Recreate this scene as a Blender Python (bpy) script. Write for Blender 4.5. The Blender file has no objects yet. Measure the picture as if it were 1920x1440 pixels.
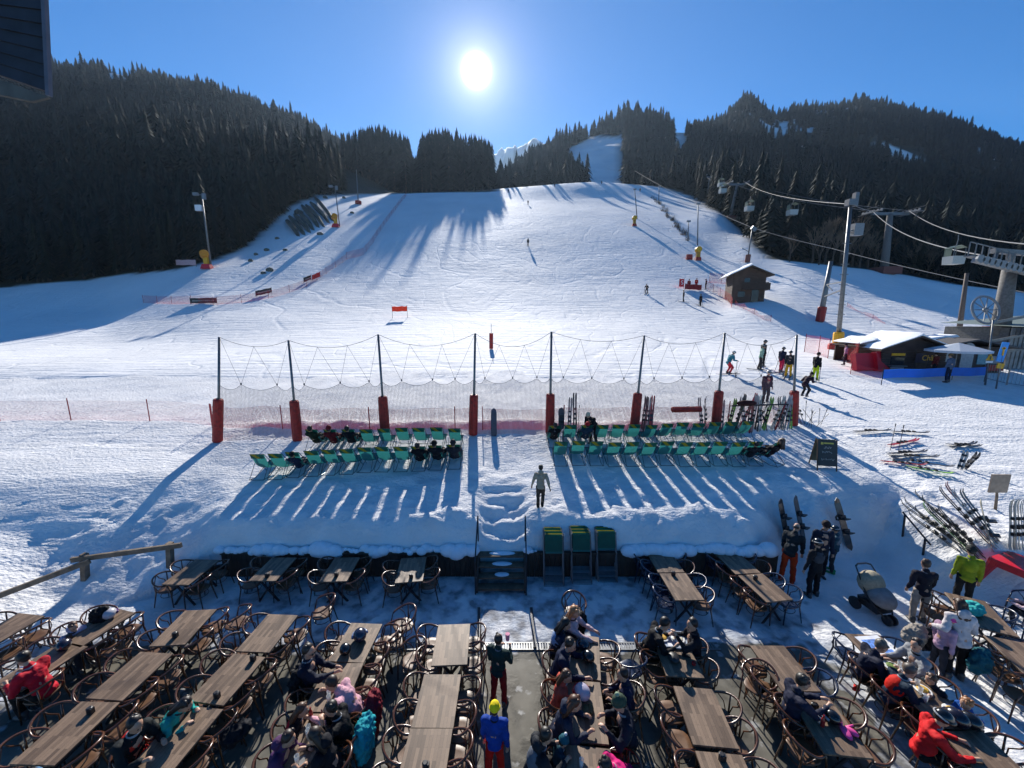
import bpy, math, random
import numpy as np
from math import sin, cos, tan, pi, radians, atan, atan2, sqrt
from mathutils import Vector, Matrix
random.seed(7)
# ---------------------------------------------------------------- camera, sky, sun
S = bpy.context.scene
COL = S.collection
H, TH, F = 7.4, radians(10.0), 721.0
CT, ST = cos(TH), sin(TH)
cd = bpy.data.cameras.new('camera'); cam = bpy.data.objects.new('camera', cd); COL.objects.link(cam)
cam.location = (0, 0, H); cam.rotation_euler = (radians(90) - TH, 0, 0)
cd.sensor_width = 36; cd.lens = F / 1920 * 36; cd.clip_end = 12000; cd.clip_start = 0.1
S.camera = cam
def ray(u, v):
    a = (u - 960) / F; b = (720 - v) / F
    return Vector((a, CT + b * ST, -ST + b * CT))
SUN = ray(893, 133).normalized()
EL = math.asin(SUN.z); AZ = atan2(SUN.x, SUN.y)
W = bpy.data.worlds.new('World'); S.world = W; W.use_nodes = True
nt = W.node_tree; nt.nodes.clear()
def N(t, typ, **k):
    n = t.nodes.new(typ)
    for a, b in k.items(): setattr(n, a, b)
    return n
sky = N(nt, 'ShaderNodeTexSky', sky_type='NISHITA', sun_disc=False)
sky.sun_elevation = EL; sky.sun_rotation = AZ
sky.altitude = 2200; sky.air_density = 1.0; sky.dust_density = 0.1; sky.ozone_density = 6.0
hs = N(nt, 'ShaderNodeHueSaturation'); hs.inputs['Saturation'].default_value = 1.25
bg = N(nt, 'ShaderNodeBackground'); bg.inputs['Strength'].default_value = 0.086
# the sun's own disc and the bright aureole of sky round it, as emission of the sky in the sun's direction
tc = N(nt, 'ShaderNodeTexCoord'); dp = N(nt, 'ShaderNodeVectorMath', operation='DOT_PRODUCT')
dp.inputs[1].default_value = SUN
nt.links.new(tc.outputs['Generated'], dp.inputs[0])
ac = N(nt, 'ShaderNodeMath', operation='ARCCOSINE'); nt.links.new(dp.outputs['Value'], ac.inputs[0])
def falloff(k, p, amp):
    d = N(nt, 'ShaderNodeMath', operation='DIVIDE'); d.inputs[1].default_value = k; nt.links.new(ac.outputs[0], d.inputs[0])
    q = N(nt, 'ShaderNodeMath', operation='POWER'); q.inputs[1].default_value = p; nt.links.new(d.outputs[0], q.inputs[0])
    m = N(nt, 'ShaderNodeMath', operation='MULTIPLY'); m.inputs[1].default_value = -1; nt.links.new(q.outputs[0], m.inputs[0])
    e = N(nt, 'ShaderNodeMath', operation='EXPONENT'); nt.links.new(m.outputs[0], e.inputs[0])
    a = N(nt, 'ShaderNodeMath', operation='MULTIPLY'); a.inputs[1].default_value = amp; nt.links.new(e.outputs[0], a.inputs[0])
    return a
f1 = falloff(0.021, 3.0, 3.0); f2 = falloff(0.034, .9, 1.0); f3 = falloff(0.22, 1.0, 0.05)
def add(a, b):
    m = N(nt, 'ShaderNodeMath', operation='ADD'); nt.links.new(a.outputs[0], m.inputs[0]); nt.links.new(b.outputs[0], m.inputs[1]); return m
fs = add(add(f1, f2), f3)
bg2 = N(nt, 'ShaderNodeBackground'); bg2.inputs['Color'].default_value = (1, .93, .84, 1)
nt.links.new(fs.outputs[0], bg2.inputs['Strength'])
ash = N(nt, 'ShaderNodeAddShader'); wo = N(nt, 'ShaderNodeOutputWorld')
nt.links.new(sky.outputs[0], hs.inputs['Color']); nt.links.new(hs.outputs[0], bg.inputs['Color'])
nt.links.new(bg.outputs[0], ash.inputs[0]); nt.links.new(bg2.outputs[0], ash.inputs[1]); nt.links.new(ash.outputs[0], wo.inputs[0])
sl = bpy.data.lights.new('sun', 'SUN'); sl.energy = 5.0; sl.angle = radians(0.5); sl.color = (1, .95, .87)
so = bpy.data.objects.new('sun', sl); COL.objects.link(so)
so.rotation_euler = SUN.to_track_quat('Z', 'Y').to_euler()
S.view_settings.view_transform = 'Standard'; S.view_settings.look = 'None'
S.view_settings.exposure = 0.72; S.view_settings.gamma = 1
S.render.engine = 'CYCLES'
S.cycles.max_bounces = 6; S.cycles.transparent_max_bounces = 16; S.cycles.diffuse_bounces = 3
S.cycles.use_denoising = True
# ---------------------------------------------------------------- helpers
class B:
    """a growing mesh: vertices, faces and a material slot per face"""
    def __init__(s): s.v = []; s.f = []; s.m = []
    def face(s, idx, m=0): s.f.append(idx); s.m.append(m)
    def box(s, c, d, R=None, m=0, taper=1.0):
        n = len(s.v); c = Vector(c)
        for z in (-1, 1):
            k = taper if z > 0 else 1
            for x, y in ((-1, -1), (1, -1), (1, 1), (-1, 1)):
                p = Vector((x * d[0] / 2 * k, y * d[1] / 2 * k, z * d[2] / 2))
                if R: p = R @ p
                s.v.append(tuple(c + p))
        for q in ((3, 2, 1, 0), (4, 5, 6, 7), (0, 1, 5, 4), (1, 2, 6, 5), (2, 3, 7, 6), (3, 0, 4, 7)):
            s.face([n + i for i in q], m)
        return s
    def bar(s, a, b, w, h, m=0, up=(0, 0, 1)):
        a = Vector(a); b = Vector(b); d = b - a; L = d.length
        if L < 1e-6: return s
        y = d / L; x = y.cross(Vector(up))
        if x.length < 1e-4: x = y.cross(Vector((1, 0, 0)))
        x.normalize(); z = x.cross(y)
        return s.box((a + b) / 2, (w, L, h), Matrix((x, y, z)).transposed(), m)
    def tube(s, pts, r, n=6, closed=False, m=0, cap=True):
        pts = [Vector(p) for p in pts]; k = len(pts); b0 = len(s.v)
        rr = r if isinstance(r, (list, tuple)) else [r] * k
        prev = None
        for i, p in enumerate(pts):
            if closed: t = pts[(i + 1) % k] - pts[i - 1]
            else: t = pts[min(i + 1, k - 1)] - pts[max(i - 1, 0)]
            if t.length < 1e-9: t = Vector((0, 0, 1))
            t.normalize()
            if prev is None:
                a = t.cross(Vector((0, 0, 1)))
                if a.length < .1: a = t.cross(Vector((1, 0, 0)))
            else:
                a = prev - t * prev.dot(t)
                if a.length < 1e-4: a = t.cross(Vector((0, 0, 1)))
            a.normalize(); prev = a; c = t.cross(a)
            for j in range(n):
                w = 2 * pi * j / n
                s.v.append(tuple(p + (a * cos(w) + c * sin(w)) * rr[i]))
        for i in range(k if closed else k - 1):
            i2 = (i + 1) % k
            for j in range(n):
                j2 = (j + 1) % n
                s.face([b0 + i * n + j, b0 + i * n + j2, b0 + i2 * n + j2, b0 + i2 * n + j], m)
        if cap and not closed:
            s.face([b0 + j for j in range(n)][::-1], m); s.face([b0 + (k - 1) * n + j for j in range(n)], m)
        return s
    def ell(s, c, r, R=None, n=10, k=7, m=0):
        b0 = len(s.v); c = Vector(c)
        if not hasattr(r, '__len__'): r = (r, r, r)
        for i in range(k + 1):
            ph = pi * i / k
            for j in range(n):
                w = 2 * pi * j / n
                p = Vector((r[0] * sin(ph) * cos(w), r[1] * sin(ph) * sin(w), r[2] * cos(ph)))
                if R: p = R @ p
                s.v.append(tuple(c + p))
        for i in range(k):
            for j in range(n):
                j2 = (j + 1) % n
                s.face([b0 + i * n + j, b0 + (i + 1) * n + j, b0 + (i + 1) * n + j2, b0 + i * n + j2], m)
        return s
    def cap(s, a, b, ra, rb, n=9, m=0):
        """tapered capsule"""
        a = Vector(a); b = Vector(b); d = (b - a); L = d.length
        if L < 1e-5: return s.ell(a, ra)
        d.normalize(); P = []; Rr = []
        for w in (-80, -45, -15): P.append(a + d * ra * sin(radians(w))); Rr.append(ra * cos(radians(w)))
        for w in (15, 45, 80): P.append(b + d * rb * sin(radians(w))); Rr.append(rb * cos(radians(w)))
        return s.tube(P, Rr, n, m=m)
    def lathe(s, prof, c=(0, 0, 0), n=12, m=0, R=None):
        b0 = len(s.v); c = Vector(c)
        for (r, z) in prof:
            for j in range(n):
                w = 2 * pi * j / n
                p = Vector((r * cos(w), r * sin(w), z))
                if R: p = R @ p
                s.v.append(tuple(c + p))
        for i in range(len(prof) - 1):
            for j in range(n):
                j2 = (j + 1) % n
                s.face([b0 + i * n + j, b0 + i * n + j2, b0 + (i + 1) * n + j2, b0 + (i + 1) * n + j], m)
        s.face([b0 + j for j in range(n)][::-1], m); s.face([b0 + (len(prof) - 1) * n + j for j in range(n)], m)
        return s
    def quad(s, a, b, c, d, m=0):
        n = len(s.v); s.v += [tuple(a), tuple(b), tuple(c), tuple(d)]; s.face([n, n + 1, n + 2, n + 3], m); return s
    def sheet(s, rows, t=0.0, m=0):
        """rows of points -> sheet (with thickness t along -normal if given)"""
        n0 = len(s.v); R_ = len(rows); C_ = len(rows[0])
        for r in rows: s.v += [tuple(p) for p in r]
        for i in range(R_ - 1):
            for j in range(C_ - 1):
                a = n0 + i * C_ + j
                s.face([a, a + 1, a + C_ + 1, a + C_], m)
        return s
def obj(name, b, mats, parent=None, smooth=False, loc=None, rot=None):
    me = bpy.data.meshes.new(name); me.from_pydata(b.v, [], b.f)
    if not isinstance(mats, (list, tuple)): mats = [mats]
    for m in mats: me.materials.append(m)
    if len(mats) > 1: me.polygons.foreach_set('material_index', b.m)
    if smooth: me.polygons.foreach_set('use_smooth', [True] * len(me.polygons))
    me.update()
    o = bpy.data.objects.new(name, me); COL.objects.link(o)
    if parent: o.parent = parent
    if loc is not None: o.location = loc
    if rot is not None: o.rotation_euler = rot
    return o
def tag(o, label=None, cat=None, group=None, kind=None):
    if label: o['label'] = label
    if cat: o['category'] = cat
    if group: o['group'] = group
    if kind: o['kind'] = kind
    return o
def thing(name, label, cat, loc=(0, 0, 0), rz=0, group=None, scale=1):
    o = bpy.data.objects.new(name, None); COL.objects.link(o); o.empty_display_size = .1
    o.location = loc; o.rotation_euler = (0, 0, rz)
    if scale != 1: o.scale = (scale,) * 3
    return tag(o, label, cat, group)
KIDS = {}
def dup(root, loc, rz=0, label=None, group=None, scale=None):
    if root.name not in KIDS: KIDS[root.name] = [(c, list(c.children)) for c in root.children]
    r = root.copy(); COL.objects.link(r); r.location = loc
    r.rotation_euler = rz if hasattr(rz, '__len__') else (0, 0, rz)
    if label: r['label'] = label
    if group: r['group'] = group
    if scale: r.scale = (scale,) * 3 if not hasattr(scale, '__len__') else scale
    for ch, gs in KIDS[root.name]:
        c = ch.copy(); COL.objects.link(c); c.parent = r
        for g in gs:
            d = g.copy(); COL.objects.link(d); d.parent = c
    return r
def lin(c):
    if isinstance(c, str):
        c = [int(c[i:i + 2], 16) / 255 for i in (0, 2, 4)]
        c = [x / 12.92 if x < .04045 else ((x + .055) / 1.055) ** 2.4 for x in c]
    return (*c[:3], 1)
MC = {}
def mat(name, col, rough=.6, metal=0, var=.12, scale=8, bump=0, bscale=60, spec=.5, trans=0, coat=0, sheen=0):
    if name in MC: return MC[name]
    m = bpy.data.materials.new(name); m.use_nodes = True; t = m.node_tree; p = t.nodes['Principled BSDF']
    col = lin(col)
    p.inputs['Roughness'].default_value = rough; p.inputs['Metallic'].default_value = metal
    p.inputs['Specular IOR Level'].default_value = spec
    if coat: p.inputs['Coat Weight'].default_value = coat
    if sheen: p.inputs['Sheen Weight'].default_value = sheen
    tcn = N(t, 'ShaderNodeTexCoord')
    if var:
        nz = N(t, 'ShaderNodeTexNoise'); nz.inputs['Scale'].default_value = scale; nz.inputs['Detail'].default_value = 3
        t.links.new(tcn.outputs['Object'], nz.inputs['Vector'])
        mx = N(t, 'ShaderNodeMix', data_type='RGBA')
        mx.inputs['A'].default_value = tuple(c * (1 - var) for c in col[:3]) + (1,)
        mx.inputs['B'].default_value = tuple(min(1, c * (1 + var)) for c in col[:3]) + (1,)
        rp = N(t, 'ShaderNodeMapRange'); rp.inputs['From Min'].default_value = .35; rp.inputs['From Max'].default_value = .65
        t.links.new(nz.outputs['Fac'], rp.inputs['Value']); t.links.new(rp.outputs[0], mx.inputs['Factor'])
        t.links.new(mx.outputs['Result'], p.inputs['Base Color'])
    else: p.inputs['Base Color'].default_value = col
    if bump:
        n2 = N(t, 'ShaderNodeTexNoise'); n2.inputs['Scale'].default_value = bscale; n2.inputs['Detail'].default_value = 2
        t.links.new(tcn.outputs['Object'], n2.inputs['Vector'])
        bp = N(t, 'ShaderNodeBump'); bp.inputs['Strength'].default_value = bump; bp.inputs['Distance'].default_value = .02
        t.links.new(n2.outputs['Fac'], bp.inputs['Height']); t.links.new(bp.outputs[0], p.inputs['Normal'])
    if trans:
        tr = N(t, 'ShaderNodeBsdfTranslucent'); tr.inputs['Color'].default_value = col
        ms = N(t, 'ShaderNodeMixShader'); ms.inputs[0].default_value = trans
        out = t.nodes['Material Output']
        t.links.new(p.outputs[0], ms.inputs[1]); t.links.new(tr.outputs[0], ms.inputs[2]); t.links.new(ms.outputs[0], out.inputs[0])
    MC[name] = m; return m
def netmat(name, col, cell, wire, coord='UV', solid=0):
    """threads of a net: transparent between the threads"""
    m = bpy.data.materials.new(name); m.use_nodes = True; t = m.node_tree; p = t.nodes['Principled BSDF']
    p.inputs['Base Color'].default_value = lin(col); p.inputs['Roughness'].default_value = .7
    tcn = N(t, 'ShaderNodeTexCoord'); sp = N(t, 'ShaderNodeSeparateXYZ'); t.links.new(tcn.outputs['UV'], sp.inputs[0])
    outs = []
    for ax in (0, 1):
        a = N(t, 'ShaderNodeMath', operation='DIVIDE'); a.inputs[1].default_value = cell; t.links.new(sp.outputs[ax], a.inputs[0])
        b = N(t, 'ShaderNodeMath', operation='FRACT'); t.links.new(a.outputs[0], b.inputs[0])
        c = N(t, 'ShaderNodeMath', operation='LESS_THAN'); c.inputs[1].default_value = wire / cell; t.links.new(b.outputs[0], c.inputs[0])
        outs.append(c)
    mx = N(t, 'ShaderNodeMath', operation='MAXIMUM'); t.links.new(outs[0].outputs[0], mx.inputs[0]); t.links.new(outs[1].outputs[0], mx.inputs[1])
    tp = N(t, 'ShaderNodeBsdfTransparent'); ms = N(t, 'ShaderNodeMixShader'); out = t.nodes['Material Output']
    t.links.new(mx.outputs[0], ms.inputs[0]); t.links.new(tp.outputs[0], ms.inputs[1]); t.links.new(p.outputs[0], ms.inputs[2]); t.links.new(ms.outputs[0], out.inputs[0])
    MC[name] = m; return m
def uvobj(name, rows, uvs, m, parent=None):
    """sheet with uv in metres"""
    b = B().sheet(rows); o = obj(name, b, m, parent)
    flat = [u for r in uvs for u in r]; me = o.data; uv = me.uv_layers.new(name='UVMap')
    for l in me.loops: uv.data[l.index].uv = flat[l.vertex_index]
    return o
# ---------------------------------------------------------------- numpy noise
def _h(i, j, s):
    i = i.astype(np.int64); j = j.astype(np.int64)
    n = (i * 374761393 + j * 668265263 + s * 974711) & 0x7fffffff
    n = ((n ^ (n >> 13)) * 1274126177) & 0x7fffffff
    return ((n ^ (n >> 16)) & 0xffff) / 65535.0
def noise(x, y, s=0):
    x = np.asarray(x, float); y = np.asarray(y, float)
    i = np.floor(x); j = np.floor(y); a = x - i; b = y - j
    a = a * a * a * (a * (a * 6 - 15) + 10); b = b * b * b * (b * (b * 6 - 15) + 10)
    return (_h(i, j, s) * (1 - a) + _h(i + 1, j, s) * a) * (1 - b) + (_h(i, j + 1, s) * (1 - a) + _h(i + 1, j + 1, s) * a) * b - .5
def fbm(x, y, o=4, s=0):
    r = 0; a = 1.0; f = 1.0
    for k in range(o): r = r + a * noise(x * f + 17 * k, y * f + 9 * k, s + k); a *= .5; f *= 2.03
    return r
def sst(x, a, b):
    t = np.clip((x - a) / (b - a), 0, 1); return t * t * (3 - 2 * t)
# ---------------------------------------------------------------- ground heights
def terr(Y): return 1.56 + .1415 * (Y - 10.98)
def near(X, Y):
    X = np.asarray(X, float); Y = np.asarray(Y, float)
    L = sst(-X, 8.2, 10.5); R = sst(X, 6.4, 9.0)
    wob = .16 * noise(X * .9, X * 0 + 3, 5) + .10 * noise(X * 2.3, Y * 2.1, 6)
    y0 = 10.04 - 1.3 * L + .75 * R
    wd = (.95 + .25 * noise(X * .6, 1 + X * 0, 9)) + 3.2 * L + 1.0 * R
    t = (Y + wob * sst(Y, y0 + .1, y0 + .5) - y0) / wd
    base = .72 * (1 - L) * (1 - R)                     # behind the timber wall the snow starts at its top
    fr = np.clip(t, 0, 1); fr = 1 - (1 - fr) ** (3.4 - 1.9 * L - 1.2 * R)
    zt = terr(np.maximum(Y, 10.6 - 2 * L)) + .07 * fbm(X * .5, Y * .5, 2, 11)
    z1 = np.where(t > 0, base + (zt - base) * fr, 0.)
    # bank that closes the patio on the right
    xr = 10.9 + np.clip(9.7 - Y, 0, 9) * .55
    w2 = 2.6 + np.clip(9.6 - Y, 0, 4) * 1.6
    g = np.clip((X - xr + .5 * noise(X * .5, Y * .7, 14)) / w2, 0, 1); g = g * g * (3 - 2 * g)
    z2 = g * np.maximum(terr(Y), .75)
    z = np.maximum(z1, z2)
    xl = -11.2
    g = sst(-X, 11.0, 15.5); z = np.maximum(z, g * np.maximum(terr(Y) * .6, .35) * sst(Y, 5.5, 9))
    # trodden notch that carries the steps up
    c = np.exp(-((X + .28) / .72) ** 6) * sst(-Y, -12.6, -12.0) * sst(Y, 10.0, 10.05)
    st = .70 + (terr(12.5) - .70) * np.clip((np.floor((Y - 10.05) / .5) + sst((Y - 10.05) / .5 % 1, .0, .5)) / 5.0, 0, 1)
    z = np.where(z > st, z * (1 - c) + st * c, z)
    # berm of ploughed snow along the net
    bm = np.exp(-((Y - 16.9 - .3 * noise(X * .3, X * 0, 3)) / .55) ** 2)
    z = z + bm * (.30 + .25 * noise(X * .8, Y * .8, 21)) * sst(-np.abs(X), -13, -11)
    # lumps, prints and ridges
    snow = sst(z, .02, .4)
    edge = np.exp(-((z - 1.15) / .75) ** 2) * snow * (1 - .6 * sst(-X, 8, 10))
    fl = sst(np.abs(Y - 13.2), .9, 2.4)
    z = z + snow * ((.038 * fbm(X * 2.2, Y * 2.6, 4, 31) + .035 * fbm(X * 5.5, Y * 6.5, 3, 33)) * (.35 + .65 * fl) + edge * (.16 * fbm(X * 1.7, Y * 2.2, 4, 41) + .07 * np.abs(fbm(X * 4.5, Y * 5.5, 3, 43)) + .02)
                    + .022 * noise(X * 6, Y * 14, 51) * fl)
    z = z + (1 - snow) * sst(Y, 7.3, 8.2) * (.03 + .05 * fbm(X * 1.6, Y * 1.6, 3, 61)) * sst(10.0 - Y, 0, .3)
    z = z + sst(Y, 19, 26) * .10 * fbm(X * .25, Y * .5, 3, 71)
    return z
CEN = [(40, 628), (51, 593), (66, 542), (85, 485), (102, 445), (130, 405), (170, 374)]
TAB = {
 -900: [(40, 655), (60, 605), (75, 570), (100, 510), (150, 410), (250, 290), (400, 215), (700, 205)],
 0: [(40, 650), (60, 592), (78, 541), (100, 470), (150, 350), (220, 245), (300, 180), (400, 148), (700, 175)],
 200: [(40, 648), (60, 588), (78, 528), (100, 460), (150, 345), (220, 245), (300, 180), (400, 143), (700, 170)],
 380: [(40, 640), (50, 597), (62, 552), (76, 501), (95, 462), (130, 380), (200, 290), (300, 205), (400, 168), (700, 195)],
 560: [(40, 632), (51, 593), (66, 540), (80, 490), (92, 455), (110, 415), (125, 380), (150, 345), (220, 310), (400, 240), (700, 265)],
 640: [(40, 630), (51, 593), (66, 542), (85, 483), (105, 430), (130, 388), (150, 368), (200, 345), (300, 300), (400, 285), (700, 310)],
 740: CEN + [(205, 362), (230, 368), (300, 352), (450, 335), (700, 350)],
 900: CEN + [(205, 357), (230, 363), (280, 368), (450, 378), (700, 390)],
 1000: CEN + [(205, 349), (235, 355), (280, 352), (350, 330), (450, 303), (700, 330)],
 1060: CEN + [(205, 344), (235, 350), (280, 345), (350, 305), (430, 277), (700, 310)],
 1110: CEN + [(205, 341), (230, 346), (262, 341), (300, 315), (360, 282), (420, 264), (460, 250), (700, 285)],
 1190: CEN + [(205, 345), (235, 350), (270, 330), (330, 290), (400, 250), (460, 226), (700, 260)],
 1260: [(40, 634), (51, 595), (66, 545), (85, 487), (102, 447), (130, 405), (170, 372), (205, 354), (235, 350), (300, 315), (400, 265), (460, 255), (700, 275)],
 1350: [(40, 640), (53, 590), (66, 548), (85, 490), (105, 440), (125, 402), (150, 386), (200, 362), (300, 312), (450, 248), (700, 262)],
 1390: [(40, 642), (53, 584), (66, 544), (85, 482), (102, 445), (122, 436), (160, 408), (250, 338), (400, 230), (500, 193), (700, 250)],
 1425: [(40, 642), (53, 581), (66, 541), (85, 482), (98, 450), (120, 444), (160, 412), (250, 340), (400, 235), (500, 200), (700, 235)],
 1456: [(40, 643), (54, 576), (68, 531), (84, 487), (99, 470), (130, 446), (160, 425), (250, 340), (400, 255), (500, 228), (700, 250)],
 1500: [(40, 645), (56, 570), (70, 520), (82, 494), (100, 490), (150, 440), (250, 340), (400, 240), (550, 208), (700, 225)],
 1570: [(40, 643), (57, 570), (70, 527), (82, 498), (100, 496), (150, 446), (250, 345), (400, 248), (550, 206), (700, 225)],
 1620: [(40, 640), (58, 570), (70, 530), (82, 503), (100, 500), (150, 450), (250, 345), (400, 240), (550, 196), (700, 215)],
 1750: [(40, 645), (50, 603), (65, 555), (78, 528), (95, 530), (150, 470), (250, 380), (400, 270), (550, 222), (700, 240)],
 1920: [(40, 650), (50, 612), (70, 568), (90, 547), (110, 532), (150, 480), (250, 400), (400, 312), (550, 285), (700, 300)],
 2800: [(40, 655), (60, 610), (90, 570), (150, 500), (250, 430), (400, 360), (550, 335), (700, 340)]}
def vz(Y, v): return H + Y * tan(atan((720 - v) / F) - TH)
YS = np.exp(np.linspace(math.log(24.0), math.log(690.0), 230))
US = np.arange(-900, 2801, 10.0)
def _cols():
    ks = sorted(TAB); Z = []
    for k in ks:
        ys = [16, 22, 28] + [a for a, b in TAB[k]]; zs = [terr(16), terr(22), terr(28)] + [vz(a, b) for a, b in TAB[k]]
        ys = np.array(ys, float); zs = np.array(zs); d = np.diff(zs) / np.diff(ys)
        m = np.zeros(len(ys)); m[0] = d[0]; m[-1] = d[-1]
        for i in range(1, len(ys) - 1):
            m[i] = 0 if d[i - 1] * d[i] <= 0 else 2 * d[i - 1] * d[i] / (d[i - 1] + d[i])
        i = np.clip(np.searchsorted(ys, YS) - 1, 0, len(ys) - 2); h = ys[i + 1] - ys[i]; t = (YS - ys[i]) / h
        Z.append((2 * t**3 - 3 * t**2 + 1) * zs[i] + (t**3 - 2 * t**2 + t) * h * m[i] + (-2 * t**3 + 3 * t**2) * zs[i + 1] + (t**3 - t**2) * h * m[i + 1])
    Z = np.array(Z); out = np.zeros((len(US), len(YS)))
    for j in range(len(YS)): out[:, j] = np.interp(US, ks, Z[:, j])
    for _ in range(3): out[1:-1] = (out[:-2] + 2 * out[1:-1] + out[2:]) / 4
    return out
FZ = _cols()
def zc(Y, z): return Y * CT + (H - z) * ST
_X = (US[:, None] - 960) / F * zc(YS[None, :], FZ)
_Yg = np.repeat(YS[None, :], len(US), 0)
far_amp = np.clip((_Yg - 26) / 30, 0, 1)
FZ = FZ + far_amp * (.16 * fbm(_X * .12, _Yg * .12, 3, 81) + .05 * fbm(_X * .8, _Yg * .5, 2, 82)) + np.clip((_Yg - 230) / 100, 0, 1) * 7 * fbm(_X / 45, _Yg / 45, 4, 91)
def farz(X, Y):
    z = terr(Y) if Y < 60 else 20.
    j = np.clip(np.searchsorted(YS, Y) - 1, 0, len(YS) - 2); tj = (Y - YS[j]) / (YS[j + 1] - YS[j])
    for _ in range(5):
        u = 960 + F * X / max(1, zc(Y, z)); q = min(max((u + 900) / 10, 0), len(US) - 1.001); i = int(q); ti = q - i
        z = (FZ[i, j] * (1 - tj) + FZ[i, j + 1] * tj) * (1 - ti) + (FZ[i + 1, j] * (1 - tj) + FZ[i + 1, j + 1] * tj) * ti
    return float(z)
def gz(X, Y): return float(near(X, Y)) if Y < 25.6 else farz(X, Y)
def at(u, v, y0=5.0):
    """the point of the ground behind image point (u, v)"""
    d = ray(u, v); t = y0 / d.y; last = t
    while t * d.y < 680:
        p = d * t
        if H + p.z < gz(p.x, p.y):
            a, b = last, t
            for _ in range(14):
                m = (a + b) / 2; p = d * m
                if H + p.z < gz(p.x, p.y): b = m
                else: a = m
            p = d * b; return Vector((p.x, p.y, H + p.z))
        last = t; t *= 1.006
    p = d * (300 / d.y); return Vector((p.x, p.y, H + p.z))
def onz(u, v, z):
    d = ray(u, v); t = (z - H) / d.z; p = d * t; return Vector((p.x, p.y, z))
def aty(u, v, Y):
    d = ray(u, v); p = d * (Y / d.y); return Vector((p.x, p.y, H + p.z))
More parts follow.
